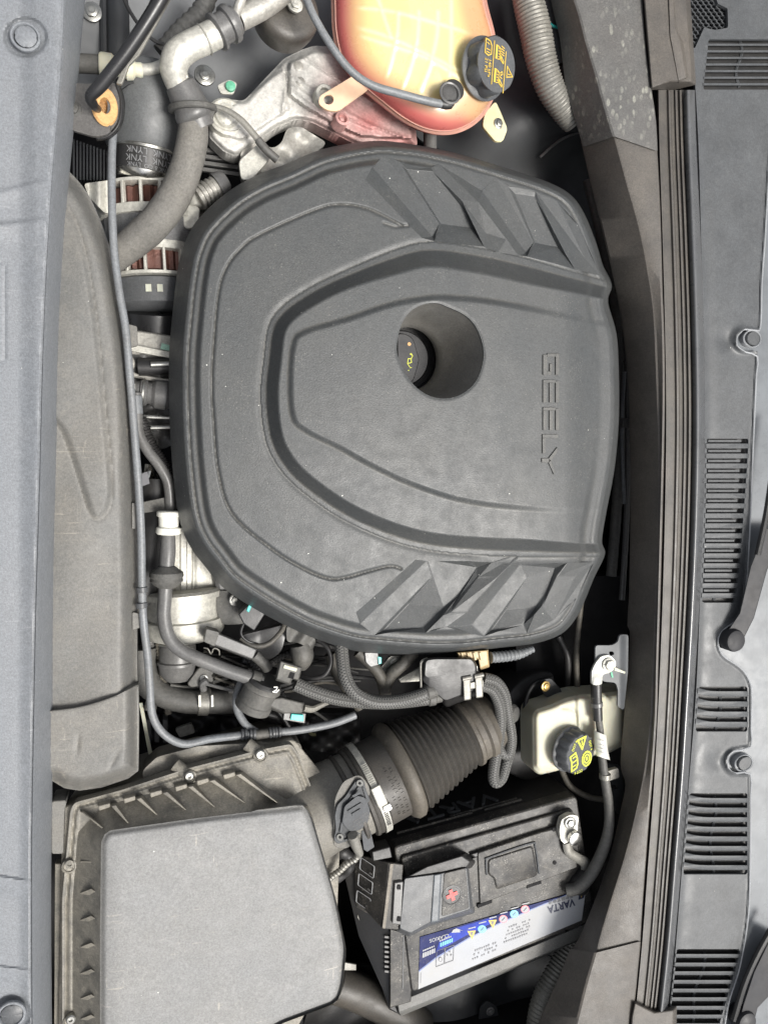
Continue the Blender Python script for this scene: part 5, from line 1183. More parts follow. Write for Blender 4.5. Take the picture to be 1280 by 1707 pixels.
def low_clutter():
    t = T('gearbox_casting', 'dark ribbed casting and metal deep in the gap above the filter box', 'casting', (330, 1220, -230))
    M('casting', ghf(rnd([(232, 1180), (420, 1185), (600, 1190), (600, 1260), (420, 1240), (260, 1260)], 10), lambda X, Y: -235+9*np.sin(X/9)*np.sin(Y/7), 3, drop=30), m_black, t)
    for i, x in enumerate((248, 262, 276)): M('rib', gprism([(x-4, 1200), (x+4, 1200), (x+4, 1238), (x-4, 1238)], -200, -230), m_hgrey, t, bevel=1)
    M('shiny_lug', gprism(rnd([(292, 1216), (320, 1206), (326, 1222), (300, 1230)], 4), -195, -205), m_alu, t, bevel=1)
    M('edge_strip', gprism([(232, 1172), (238, 1172), (254, 1256), (248, 1258)], -150, -154), m_cream, t)
    for x, y in ((470, 1190), (504, 1196), (560, 1240)): M('yellow_strip', gprism([(x, y-6), (x+16, y-8), (x+24, y+36), (x+12, y+40)], -240, -246), mat('olive_strip', (.30, .28, .14), .5), t)
    M('duct_tail', gtube([(360, 1176, -170), (420, 1184, -172), (470, 1196, -176)], [14, 14, 13], 5, 16), m_black, t)
low_clutter()
# ================================================================ intake pipe with bellows, clamp, flow sensor
AX0, AX1 = (556, 1342), (812, 1208)
def intake():
    t = T('intake_hose', 'wide dusty corrugated intake hose running from the filter box up to the right', 'intake hose', (690, 1270, -100))
    p0 = W(600, 1319, -76); p1 = W(806, 1206, -92); ax = (p1-p0).normalized()
    M('smooth_cuff', glathe(p0, ax, [(0, 72), (4, 75), (22, 75), (24, 72), (62, 72), (66, 74)], 64), m_bellow, t, ang=40)
    M('moulded_ring', glathe(p0, ax, [(58, 70), (64, 79), (70, 84), (80, 84), (86, 78), (90, 66)], 64), m_dusty, t, ang=60)
    n = 11; pr = []
    for k in range(n*6+1):
        u = k/(n*6); r = 78-24*u; pr.append((86+118*u, r+3.4*math.cos(2*math.pi*n*u)))
    M('bellows', glathe(p0, ax, pr, 64, cap=False), m_bellow, t, ang=80)
    M('end_cuff', glathe(p0, ax, [(202, 54), (206, 60), (212, 60), (216, 56), (226, 56), (230, 60), (240, 60), (246, 52), (262, 48)], 64), m_dusty, t, ang=40)
    # moulded marks on the cuff
    ref = Vector((0, 0, 1)); X = (ref-ax*ref.dot(ax)).normalized(); Y = ax.cross(X); s = (p0-CAM).dot(fwd)/F
    g = []
    for j, (a0, tt, n_) in enumerate(((.55, 34, 3), (.55, 42, 5), (.55, 50, 4), (-.1, 40, 3), (-.1, 48, 3))):
        for k in range(n_*3):
            a = a0-k*.07
            q = [p0+ax*(tt+dt)*s+(X*math.cos(a+da)+Y*math.sin(a+da))*72.3*s for dt, da in ((0, 0), (4.5, .0), (4.5, .02), (0, .02))]
            if (k+j) % 3: g.append(gloft([q, [v+X*.0006 for v in q]]))
    M('moulded_marks', g, m_bellow, t, smooth=False)
    c = T('hose_clamp', 'pale steel worm drive clamp round the intake hose next to the flow sensor', 'hose clamp', (608, 1310, -20))
    M('band', glathe(p0, ax, [(9, 76), (9, 77.6), (20, 77.6), (20, 76)], 72, cap=False), m_chrome if False else m_aluw, c, ang=30)
    def on(a, tt, r): return p0+ax*tt*s+(X*math.cos(a)+Y*math.sin(a))*r*s
    def patch(a0, a1, t0, t1, r0, r1):
        return gloft([[on(a0, t0, r0), on(a0, t1, r0), on(a1, t1, r0), on(a1, t0, r0)], [on(a0, t0, r1), on(a0, t1, r1), on(a1, t1, r1), on(a1, t0, r1)]])
    sg = 1 if on(.3, 15, 76).y > on(-.3, 15, 76).y else -1
    M('worm_housing', patch(sg*.42, sg*.02, 6, 23, 76, 84), m_aluw, c, bevel=2)
    M('screw_head', patch(sg*.02, -sg*.12, 12, 26, 77, 85), m_chrome, c, bevel=1.5)
    for k in range(11): M('band_thread', patch(sg*(.46+k*.045), sg*(.475+k*.045), 10, 19, 77.4, 79), m_aluw, c)
    for k in range(9): M('band_thread', patch(-sg*(.16+k*.045), -sg*(.175+k*.045), 11, 18, 77.4, 78.6), m_hgrey, c)
    # pipe from the filter box: part of that box
    return p0, ax, s
P0_, AXI, SI = intake()
def airbox():
    t = T('air_filter_box', 'large dusty grey air filter box with ribbed flange at the bottom left', 'air filter box', (340, 1520, -40))
    lid = rnd([(178, 1384), (330, 1362), (507, 1341), (520, 1362), (537, 1420), (560, 1500), (577, 1583), (572, 1640), (566, 1664), (556, 1674), (470, 1706), (330, 1790), (166, 1790), (166, 1560), (168, 1400)], 9)
    fl = rnd([(118, 1350), (125, 1338), (200, 1318), (310, 1282), (434, 1250), (486, 1240), (500, 1262), (526, 1330), (530, 1420), (562, 1583), (550, 1660), (460, 1700), (300, 1800), (104, 1800), (104, 1500)], 8)
    def zl(X, Y):
        d, _, _ = pdist(lid, X, Y)
        z = -2-6*(1-ss(0, 12, d))-4*(1-ss(0, 50, d))**2
        z += 2.0*np.exp(-(((X-390)/130)**2+((Y-1560)/120)**2))
        wr = ss(500, 560, X+.12*(Y-1400))
        for k, (x, y, a) in enumerate(((560, 1480, .5), (564, 1520, .4), (570, 1550, .3), (555, 1590, -.2), (530, 1640, .8), (500, 1660, 1), (545, 1450, .5), (330, 1384, -.8))):
            z += .9*np.exp(-(((Y-y)+(X-x)*a)/3)**2-((X-x)/22)**2)
        return z
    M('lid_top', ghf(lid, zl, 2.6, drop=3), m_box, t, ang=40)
    # sloping side walls from lid down to the flange
    n = 120
    lp, fp = cr(lid, 1, True), None
    def resamp(P, n, start):
        P = np.vstack([P, P[:1]]); d = np.r_[0, np.cumsum(np.linalg.norm(np.diff(P, axis=0), axis=1))]; u = np.linspace(0, d[-1], n, endpoint=False)
        return np.c_[np.interp(u, d, P[:, 0]), np.interp(u, d, P[:, 1])]
    L = resamp(np.array(lid), n, 0)
    def toward(p, k):     # nearest point on the inner flange line
        _, bx, by = pdist(fl, p[:, 0], p[:, 1]); q = np.c_[bx, by]; return p+(q-p)*k
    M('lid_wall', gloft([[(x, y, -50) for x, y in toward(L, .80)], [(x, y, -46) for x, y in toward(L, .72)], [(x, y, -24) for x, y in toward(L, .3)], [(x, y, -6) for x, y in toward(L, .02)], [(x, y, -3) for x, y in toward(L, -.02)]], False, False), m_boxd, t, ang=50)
    def zf(X, Y):
        d, _, _ = pdist(fl, X, Y)
        return -46-2.6*np.exp(-((d-7)/2.2)**2)+1.5*np.exp(-((d-12.5)/2)**2)
    inner = toward(resamp(np.array(lid), 160, 0), .35)
    M('flange', ghf(fl, zf, 2.2, holes=[inner], drop=16), m_boxd, t, ang=45)
    # triangular gussets: upper side
    for (fx, fy, lx_, ly) in ((190, 1338, 214, 1372), (232, 1326, 262, 1358), (276, 1316, 310, 1350), (318, 1306, 358, 1345), (354, 1296, 408, 1338), (398, 1286, 462, 1338)):
        w_ = 7
        a = [(fx-w_, fy+2, -47), (fx+w_, fy-1, -47), (lx_+2, ly, -47), (lx_-2, ly+1, -47)]
        b = [(fx-w_*.6, fy+6, -20), (fx+w_*.5, fy+4, -20), (lx_+1, ly, -9), (lx_-1, ly, -9)]
        M('rib', gloft([a, b]), m_boxd, t, bevel=1)
        M('rib', gprism([(fx-26, fy+6), (fx-6, fy+1), (fx-6, fy+8), (fx-24, fy+14)], -34, -48), m_boxd, t, bevel=1)
    for y in (1490, 1535, 1580, 1624, 1666, 1700):
        a = [(130, y-1, -47), (160, y-1, -47), (160, y+7, -47), (130, y+7, -47)]; b = [(140, y-3, -18), (163, y-2, -12), (163, y-1, -12), (140, y, -18)]
        b = [(134, y-2, -34), (152, y-9, -12), (162, y-2, -12), (158, y+3, -16)]
        M('rib', gloft([a, b]), m_boxd, t, bevel=1)
    M('rib', gloft([[(133, 1352, -47), (139, 1350, -47), (176, 1378, -47), (172, 1382, -47)], [(136, 1354, -34), (139, 1353, -34), (172, 1379, -12), (170, 1381, -12)]]), m_boxd, t, bevel=.8)
    M('rib', gloft([[(131, 1434, -47), (160, 1434, -47), (160, 1440, -47), (131, 1440, -47)], [(136, 1435, -34), (162, 1436, -14), (162, 1438, -14), (136, 1437, -34)]]), m_boxd, t, bevel=.8)
    for (x, y, k) in ((117, 1440, 0), (316, 1293, 1), (434, 1257, 1), (119, 1698, 1)):
        M('screw_boss', glathe((x, y, -52), Vector((0, 0, 1)), [(-20, 13), (6, 13), (9, 12), (10, 9), (8, 8), (8, .1)], 28), m_boxd, t)
        if k: M('screw', [glathe((x, y, -40), Vector((0, 0, 1)), [(-4, 8), (3, 8), (5, 6), (5, 3), (2, 2.5), (2, .1)], 20)], m_steel, t)
        else: M('screw', [glathe((x, y, -42), Vector((0, 0, 1)), [(0, 7), (2, 7), (2, 3.5), (-2, 3.5)], 20)], m_boxd, t)
    # lower half of the box, seen past the flange
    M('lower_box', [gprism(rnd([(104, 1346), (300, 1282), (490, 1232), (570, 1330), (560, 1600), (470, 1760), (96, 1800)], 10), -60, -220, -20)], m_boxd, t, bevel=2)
    o = []
    M('back_shoulder', [ghf(rnd([(238, 1285), (262, 1262), (330, 1244), (400, 1240), (440, 1238), (500, 1238), (505, 1252), (430, 1262), (300, 1296), (240, 1318)], 6), lambda X, Y: -72+3*np.sin(X/16)+4*ss(1270, 1250, Y), 2.4, drop=40)], m_boxd, t)
    for (x, y) in ((300, 1281), (420, 1246)): M('shoulder_tube', gtube([(x-8, y-6, -58), (x+10, y+8, -52)], 11, 3, 16, sm=False), m_boxd, t)
    M('bracket', gprism(rnd([(86, 1336), (112, 1334), (108, 1352), (106, 1424), (86, 1424)], 5), -50, -90), m_duct, t, bevel=2)
    M('lower_rail', gprism([(92, 1440), (108, 1440), (106, 1800), (90, 1800)], -74, -90), m_boxd, t, bevel=1)
    # outlet pipe
    s = SI
    pA = W(484, 1392, -80)
    M('outlet_pipe', gtube([(462, 1394, -92), (500, 1368, -84), (548, 1343, -77), (604, 1317, -76)], [76, 76, 71, 69], 8, 56), mat('outlet_plastic', (.15, .145, .13), .55, dust=.6, dcol=(.22, .20, .165), grain=.5, patch=.4), t)
    M('outlet_ridge', [glathe(P0_, AXI, [(-26, 69), (-24, 74), (-19, 74), (-17, 69)], 64, cap=False), glathe(P0_, AXI, [(-7, 69), (-5, 75), (0, 76), (2, 70)], 64, cap=False)], m_bellow, t, ang=40)
airbox()
def maf():
    t = T('air_flow_sensor', 'dark blue grey air flow sensor screwed on the outlet pipe of the filter box', 'sensor', (592, 1345, 0))
    # plane tangent to the pipe on its lower right side
    nrm = Vector((.62, -.10, .78)); nrm = (nrm-AXI*nrm.dot(AXI)*.8).normalized()
    z0 = 2
    f = Matrix(frame((592, 1345, z0-12), nrm, -2)); s = S(592, 1345, -8)
    def sp(pts, h0, h1):       # outline given in picture pixels around (592,1345), laid in the tilted plane
        o = []
        for h in (h0, h1):
            r = []
            for x, y in pts:
                d = (W(x, y, 0)-CAM).normalized(); c = Vector(f.translation)+nrm*h*1e-3
                r.append(CAM+d*((c-CAM).dot(nrm)/d.dot(nrm)))
            o.append(r)
        return gloft(o)
    M('mounting_pad', sp(rnd([(572, 1302), (600, 1290), (616, 1310), (622, 1360), (604, 1398), (575, 1416), (556, 1412), (556, 1372), (558, 1330)], 10), -9, 1), m_duct, t, bevel=1)
    out = rnd([(596, 1298), (606, 1300), (612, 1322), (622, 1344), (621, 1366), (612, 1384), (588, 1396), (574, 1404), (562, 1407), (556, 1400), (560, 1382), (558, 1360), (562, 1342), (576, 1328), (586, 1312)], 5)
    M('sensor_plate', sp(out, 1, 6), m_batg, t, bevel=.8)
    M('sensor_body', sp(rnd([(574, 1344), (596, 1326), (610, 1330), (617, 1350), (613, 1372), (600, 1384), (582, 1386), (570, 1372)], 5), 5, 13), m_batg, t, bevel=1)
    for pts in ([(579, 1352), (602, 1338), (604, 1341), (582, 1356)], [(586, 1357), (601, 1348), (602, 1351), (588, 1361)], [(587, 1326), (600, 1320), (601, 1323), (589, 1330)]): M('raised_bar', sp(pts, 12, 15), m_batg, t, bevel=.3)
    for pts in ([(597, 1312), (600, 1312), (583, 1338), (578, 1340)], [(604, 1312), (607, 1313), (614, 1334), (611, 1335)], [(566, 1388), (569, 1389), (574, 1366), (570, 1364)], [(574, 1400), (584, 1396), (586, 1398), (576, 1403)]): M('raised_web', sp(pts, 5, 9), m_batg, t, bevel=.3)
    for (x, y) in ((600, 1306), (567, 1396)):
        c = sp(ell(x, y, 6, 6, 20), 5, 8.5); M('screw', [c], m_steel, t, bevel=.4)
        M('screw_recess', [sp(ell(x, y, 2.5, 2.5, 6), 8, 9)], m_deep, t)
    g = []
    for r in range(3):
        for k in range(9): 
            if (k*7+r*3) % 5: x, y = 586+k*3+r*2, 1372+r*5-k*2.2; g.append(sp([(x, y), (x+2, y-1.2), (x+2.4, y+.8), (x+.6, y+1.8)], 13, 13.4))
    M('moulded_print', g, m_hgrey, t, smooth=False)
    M('plug_housing', [sp([(602, 1386), (616, 1378), (624, 1412), (612, 1420), (606, 1416)], -8, 8)], m_batg, t, bevel=1)
    q = T('sensor_wire', 'dirty taped wire running from the flow sensor plug down behind the filter box', 'wire', (580, 1430, -30))
    M('plug_boot', [gtube([(588, 1392, -2), (594, 1410, -10), (600, 1424, -18)], [9, 8.5, 6], 5, 12)], m_sleeve, q)
    M('taped_wire', [gtube([(600, 1420, -18), (592, 1432, -26), (578, 1440, -34), (566, 1452, -42), (550, 1464, -52), (540, 1480, -60)], 5, 8, 10, corr=(7, 1), wob=.2)], m_sleeve, q)
maf()
# ================================================================ battery
ZB = -92
def battery():
    t = T('battery', 'black car battery with a white and blue printed label on top, dusty', 'battery', (820, 1500, -190))
    Tn = [(685, 1656), (971, 1539), (977, 1478), (961, 1328), (660, 1412), (645, 1500), (648, 1600)]
    top = [(685, 1654), (985, 1535), (1000, 1470), (961, 1327), (660, 1412)]
    top = [(686, 1655), (992, 1532), (961, 1327), (657, 1412)]
    a, b, c, d = [W(x, y, ZB) for x, y in top]
    M('case', [gloft([[Vector((v.x, v.y, -.29)) for v in (a, b, c, d)], [Vector((v.x, v.y, v.z-.006)) for v in (a, b, c, d)]])], m_batp, t, bevel=4)
    lid = rnd(top, 8)
    M('case_lid', gprism(lid, ZB, ZB-26, 1), m_bat, t, bevel=2.5)
    M('top_step', gprism(rnd([(668, 1430), (955, 1348), (968, 1440), (692, 1530)], 8), ZB+7, ZB-2), m_bat, t, bevel=2)
    # two grooves along the far wall and the embossed word
    ex = (c-d).normalized(); up = Vector((0, 0, 1)); nw = up.cross(ex)   # outward normal of the far wall (towards picture top)
    if (nw.y < 0): nw = -nw
    m = Matrix((-ex, up, nw)).transposed().to_4x4(); m.translation = d+ex*.205+up*(-.082)+nw*.0005
    textobj('VARTA', m, .046, m_batg, 'embossed_word', t, 3.0, sx=1.15)
    for h, l0, l1 in ((-.036, .015, .15), (-.042, .11, .235), (-.034, .17, .24)):
        p = d+ex*(l0+l1)/2+up*h+nw*.0015; R_ = Matrix((ex, nw, up)).transposed()
        M('wall_ridge', gbox(p, ((l1-l0)*1000, 4, 3.5), R_), m_bat, t, bevel=.8)
    # end wall frame at the left with ladder of ribs
    M('end_column', gloft([([(648, 1682), (648, 1550), (686, 1558), (684, 1668)], ZB-60), ([(650, 1680), (650, 1548), (687, 1558), (685, 1670)], ZB-3)]), m_bat, t, bevel=1.5)
    M('column_line', gprism([(672, 1558), (673.5, 1558), (672, 1648), (670.5, 1648)], ZB-2, ZB-6), m_batg, t)
    for k in range(8): M('end_rib', gprism([(641, 1560+k*8.2), (650, 1561+k*8.2), (650, 1565+k*8.2), (641, 1564+k*8.2)], ZB-8, ZB-20), m_hgrey, t, bevel=.5)
    # label: one sheet, its print as thin sheets on top
    z1 = ZB+.5
    quad = [(697, 1649), (969, 1534), (976, 1482), (700, 1562)]
    lb = M('label', gflat(quad, z1, .3), m_label, t, smooth=False)
    z2 = z1+.5
    def L2(u, v):    # label coordinates: u from left 0..1, v from the lower edge (near) 0 to upper 1
        p0 = np.array(quad[0]); p1 = np.array(quad[1]); p2 = np.array(quad[2]); p3 = np.array(quad[3])
        return tuple((p0*(1-u)+p1*u)*(1-v)+(p3*(1-u)+p2*u)*v)
    def sheet(name, uv, mt, z=z2): return M(name, gflat([L2(*q) for q in uv], z, .15), mt, lb, smooth=False)
    sheet('navy_field', [(0, .36), (.10, .50), (.30, .68), (.5, .80), (.75, .93), (.88, 1.02), (.88, 1), (0, 1)], m_blue)
    sheet('bright_blue_field', [(.10, .60), (.28, .74), (.44, .84), (.44, .97), (.22, .97), (.12, .80)], m_blues, z2+.2)
    sheet('grey_edge', [(0, .33), (.1, .47), (.3, .65), (.5, .77), (.75, .90), (.88, .98), (.88, 1.0), (.75, .93), (.5, .80), (.3, .68), (.1, .50), (0, .36)], mat('print_mid_blue', (.1, .14, .3), .35, grain=0), z2+.05)
    zt = z2+.6
    def lt(s, u, v, h, mt, name='print_text', back=.1, sx=1, bev=0): return ptext(s, L2(u, v), L2(u-back, v), zt, h, mt, name, lb, .08, sx=sx, bev=bev)
    lt('CLARIOS', .175, .90, 6.2, m_label, bev=.01)
    M('logo_swoosh', gflat([L2(.19, .90), L2(.245, .85), L2(.24, .90), L2(.262, .865), L2(.22, .96), L2(.2, .95)], zt, .1), m_label, lb, smooth=False)
    lt('VARTA', .935, .80, 12.5, m_navy, sx=.9, bev=.03)
    lt('瓦尔塔蓄电池', .945, 1.02, 7.5, m_ink) if False else lt('瓦尔塔蓄电池', .925, .96, 5.5, m_ink)
    sheet('brand_tile', [(.962, .72), (.995, .72), (.995, 1.0), (.962, 1.0)], m_navy)
    sheet('brand_triangle', [(.967, .95), (.991, .95), (.979, .76)], m_yel, z2+.3)
    for k, (u, v, mt, shp) in enumerate(((.315, .72, m_yel, 3), (.378, .77, m_cyan, 0), (.44, .815, m_yel, 3), (.505, .85, m_redp, 0), (.57, .895, m_cyan, 0), (.635, .93, m_redp, 0))):
        x, y = L2(u, v); 
        if shp: 
            M('warning_symbol', gflat([(x-7, y-6), (x+7, y-7), (x+1, y+8)], zt, .12), mt, lb, smooth=False)
            M('symbol_mark', gflat([(x-3, y-4), (x+3, y-4.5), (x+.5, y+3)], zt+.25, .1), m_ink, lb, smooth=False)
        else:
            M('warning_symbol', gflat(ell(x, y, 7, 6.6, 20), zt, .12), mt, lb, smooth=False)
            M('symbol_mark', gflat(ell(x, y, 5.6, 5.2, 16), zt+.2, .05), m_label, lb, smooth=False)
            M('symbol_mark', gflat(ell(x, y, 4.9, 4.5, 16), zt+.3, .05), mt if mt is m_cyan else m_label, lb, smooth=False)
            M('symbol_mark', gflat([(x-3, y+2), (x-2, y+3.4), (x+3, y-2), (x+2, y-3.4)], zt+.4, .08), m_navy, lb, smooth=False)
        xx, yy = L2(u, v+.155); M('fine_print', [gflat([(xx-6, yy+1), (xx+6, yy-2), (xx+6, yy-.2), (xx-6, yy+2.8)], zt, .1)], m_label, lb, smooth=False)
    # two boxed marks, small white and blue badges
    for (u0, u1) in ((.105, .155), (.158, .21)):
        for a_, b_ in (((u0, .30), (u1, .30)), ((u1, .30), (u1, .62)), ((u1, .62), (u0, .62)), ((u0, .62), (u0, .30))):
            A_, B_ = np.array(L2(*a_)), np.array(L2(*b_)); d_ = (B_-A_)/np.linalg.norm(B_-A_); q = np.array([-d_[1], d_[0]])*.35
            M('box_line', gflat([A_-q, B_-q, B_+q, A_+q], zt, .1), m_ink, lb, smooth=False)
    x, y = L2(.184, .47)
    for k in range(3):
        a_ = rad(90+120*k); M('recycling_mark', gflat([(x+5*math.cos(a_+e)*r, y-5*math.sin(a_+e)*r) for e, r in ((-.5, 1), (.35, 1), (.35, .55), (-.5, .55))], zt, .1), m_ink, lb, smooth=False)
    x, y = L2(.130, .42); M('bin_mark', gflat(ell(x, y, 3.2, 4, 12), zt, .1), m_ink, lb, smooth=False); M('bin_mark', gflat(ell(x, y, 2.2, 3, 12), zt+.2, .1), m_label, lb, smooth=False)
    lt('220', .148, .60, 4, m_ink) if False else None
    for (u, v, w_, h_, mt) in ((.02, .58, .075, .11, m_label), (.02, .70, .070, .05, m_label), (.125, .68, .075, .10, m_cyan), (.12, .79, .07, .05, m_label)):
        sheet('badge_print', [(u, v), (u+w_, v+.02), (u+w_, v+h_), (u, v+h_-.02)], mt, z2+.5)
        for k in range(5): sheet('badge_gap', [(u+w_*(k+.7)/5.5, v+.01), (u+w_*(k+.9)/5.5, v+.01), (u+w_*(k+1.0)/5.5, v+h_), (u+w_*(k+.8)/5.5, v+h_)], m_blue, z2+.75)
    g = []
    for u0, rows in ((.33, 3), (.52, 5)):
        for r in range(rows):
            for k in range(11):
                if random.random() < .15: continue
                u = u0+k*.0135+.006*r; v = .14+r*.085+(.10 if u0 > .5 else 0)
                h_ = .030+.015*random.random(); g.append(gflat([L2(u, v), L2(u+.008, v), L2(u+.008, v+h_), L2(u, v+h_)], zt, .08))
    o = M('fine_print', g, mat('print_light', (.20, .20, .21), .5, grain=0), lb, smooth=False)
    M('fine_print', [gflat([L2(.012, .10+k*.03), L2(.015, .10+k*.03), L2(.015, .118+k*.03), L2(.012, .118+k*.03)], zt, .08) for k in range(7)], m_ink, lb, smooth=False)
    # tray lip in front of the battery
    y = T('battery_tray', 'grey dusty plastic tray lip along the lower side of the battery', 'battery tray', (800, 1640, -110))
    M('front_lip', gloft([([(652, 1680), (690, 1668), (972, 1546), (1010, 1526), (1010, 1545), (962, 1572), (668, 1694)], ZB-60), ([(662, 1668), (688, 1660), (972, 1542), (1004, 1526), (1004, 1543), (962, 1568), (665, 1688)], ZB-6)]), m_tray, y, bevel=1.5)
    M('left_wall', gloft([([(662, 1690), (648, 1684), (560, 1420), (574, 1416)], -250), ([(664, 1690), (649, 1682), (600, 1530), (610, 1524)], ZB-30)]), m_black, y, bevel=1.5)
    M('heat_shield', gloft([[(566, 1424, -120), (596, 1425, -120), (650, 1555, -105), (648, 1672, -110), (598, 1560, -150)], [(566, 1424, -116), (596, 1425, -116), (650, 1555, -101), (648, 1672, -106), (598, 1560, -146)]]), m_black, y)
battery()
def terminal():
    t = T('positive_terminal_cover', 'black terminal cover with a red plus sign on the left end of the battery', 'terminal cover', (740, 1490, -60))
    zc_ = -54
    M('main_cover', gloft([(rnd([(668, 1462), (735, 1450), (782, 1438), (792, 1522), (716, 1544), (682, 1562), (660, 1552)], 4), ZB), (rnd([(675, 1464), (735, 1456), (738, 1454), (741, 1450), (733, 1538), (716, 1538), (684, 1555), (664, 1545)], 4)[:0] if False else rnd([(674, 1464), (735, 1456), (778, 1446), (784, 1516), (716, 1538), (684, 1556), (666, 1548)], 4), zc_)]), m_batg, t, bevel=3)
    M('pale_ridge', gloft([([(722, 1458), (737, 1456), (733, 1536), (716, 1538)], zc_-1), ([(724, 1459), (734, 1457), (730, 1535), (719, 1537)], zc_+2)]), mat('worn_grey', (.10, .11, .12), .4, grain=.2), t, bevel=1)
    M('plus_panel', gprism(rnd([(740, 1456), (776, 1447), (782, 1514), (736, 1528)], 4), zc_+1, zc_-2), m_bat, t, bevel=.8)
    M('plus_disc', glathe((753, 1492, zc_+1), Vector((0, 0, 1)), [(-1, 17), (.6, 17), (.8, 15), (.3, 14.5), (.3, .1)], 40), m_black, t)
    f = frame((753, 1492, zc_+2), (0, 0, 1), 17); s = S(753, 1492, zc_)
    M('red_plus', [gplate([(-3, 10), (3, 10), (3, 3), (10, 3), (10, -3), (3, -3), (3, -10), (-3, -10), (-3, -3), (-10, -3), (-10, 3), (-3, 3)], f, s, .6)], m_redc, t, smooth=False)
    M('shoulder', gloft([([(690, 1450), (780, 1420), (798, 1436), (790, 1448), (736, 1458), (674, 1466)], ZB), ([(712, 1444), (770, 1426), (784, 1436), (778, 1446), (735, 1455), (676, 1463)], zc_-3)]), m_black, t, bevel=2)
    q = T('fuse_holder', 'black fuse holder box hanging over the left end of the battery with outlined panels', 'fuse box', (630, 1490, -70))
    a = [(648, 1438), (672, 1441), (664, 1550), (637, 1549)]
    b = [(590, 1424), (672, 1441), (664, 1552), (592, 1512)]
    M('box_body', gloft([(b, -112), ([(598, 1424), (672, 1441), (664, 1550), (598, 1506)], -104), (a, -56)]), m_bat, q, bevel=1.5)
    M('dusty_edge', gloft([([(650, 1440), (656, 1440), (642, 1548), (637, 1547)], -57), ([(650, 1440), (656, 1440), (642, 1548), (637, 1547)], -54.5)]), mat('dust_edge', (.2, .18, .15), .7, grain=.3), q, bevel=.6)
    M('hinge_bar', gprism([(658, 1472), (672, 1470), (668, 1542), (654, 1540)], -50, -58), m_hgrey, q, bevel=1)
    for y in (1479, 1532): M('hinge_slot', gprism([(663, y-3), (668, y-3), (668, y+4), (662, y+4)], -48, -51), m_deep, q)
    # three outlined panels on the slanting side face
    p0, p1, p2 = W(598, 1424, -104), W(598, 1506, -104), W(648, 1438, -56)
    nrm = (p2-p0).cross(p1-p0).normalized(); nrm = -nrm if nrm.z < 0 else nrm
    def onf(x, y):
        d = (W(x, y, 0)-CAM).normalized(); return CAM+d*((p0+nrm*.0016-CAM).dot(nrm)/d.dot(nrm))
    for (cx, cy) in ((612, 1447), (609, 1474), (606, 1502)):
        o_ = rnd([(cx-11, cy-19), (cx+13, cy-3), (cx+11, cy+18), (cx-13, cy+1)], 3); i_ = [(cx+(x-cx-1)*.9+1, cy+(y-cy-2)*.92+2) for x, y in o_]
        A_, B_ = [onf(*p) for p in o_], [onf(*p) for p in i_]
        M('panel_outline', gloft([A_, [v+nrm*.0006 for v in A_], [v+nrm*.0006 for v in B_], B_], False, False), m_label, q, smooth=False)
        M('panel_print', gloft([[onf(cx+dx, cy+dy) for dx, dy in ((4, 6), (8, 9), (8, 12), (4, 9))], [onf(cx+dx, cy+dy)+nrm*.0006 for dx, dy in ((4, 6), (8, 9), (8, 12), (4, 9))]]), m_hgrey, q, smooth=False)
    for (x, y) in ((596, 1524), (613, 1540)): M('latch_tab', gprism([(x, y), (x+8, y+4), (x+8, y+14), (x+4, y+12), (x, y+6)], -124, -130), m_sleeve, q, bevel=.5)
    M('top_tab', [gprism([(620, 1420), (650, 1412), (654, 1430), (622, 1436)], -62, -90)], m_black, q, bevel=1.5)
    c = T('battery_top_cover', 'speckled dusty black cover plate with a raised rectangular frame on the battery', 'cover plate', (870, 1440, -80))
    z = ZB+16
    M('plate', gprism(rnd([(796, 1422), (900, 1388), (948, 1376), (962, 1446), (900, 1470), (800, 1508)], 4), z, ZB), m_bat, c, bevel=2)
    M('left_tab', gprism(rnd([(780, 1434), (796, 1428), (800, 1508), (784, 1514)], 2), z-3, ZB), m_bat, c, bevel=1)
    M('handle_recess', [gloft([(rnd([(812, 1432), (888, 1408), (896, 1460), (826, 1484), (822, 1464), (812, 1458)], 6), z-.5), (rnd([(815, 1434), (886, 1412), (893, 1458), (828, 1480), (825, 1463), (815, 1457)], 6), z+2.5)])], m_bat, c, bevel=1)
    fr = rnd([(812, 1432), (888, 1408), (896, 1460)], 6)
    M('frame_edge', gtube([(811, 1458, z+1.5), (810, 1434, z+1.5), (816, 1429, z+1.5), (884, 1406, z+1.5), (892, 1412, z+1.5), (898, 1456, z+1.5)], 1.6, 6, 8), m_batg, c)
    M('front_slot', [gprism([(796, 1508), (820, 1500), (820, 1505), (796, 1514)], z+.6, ZB)], m_deep, c)
    M('front_slot', [gprism([(878, 1476), (902, 1468), (902, 1473), (878, 1481)], z+.6, ZB)], m_deep, c)
    M('rear_shoulder', gloft([([(778, 1424), (900, 1384), (940, 1368), (946, 1380), (900, 1396), (790, 1436)], ZB), ([(784, 1424), (898, 1388), (930, 1376), (936, 1382), (900, 1394), (792, 1430)], z-2)]), m_black, c, bevel=2)
    for (x, y) in ((767, 1435), (923, 1383), (924, 1438)): M('small_hole', glathe((x, y, z+.5), Vector((0, 0, 1)), [(0, 3.5), (.5, 3.5), (.5, .1)], 12), m_deep, c)
terminal()
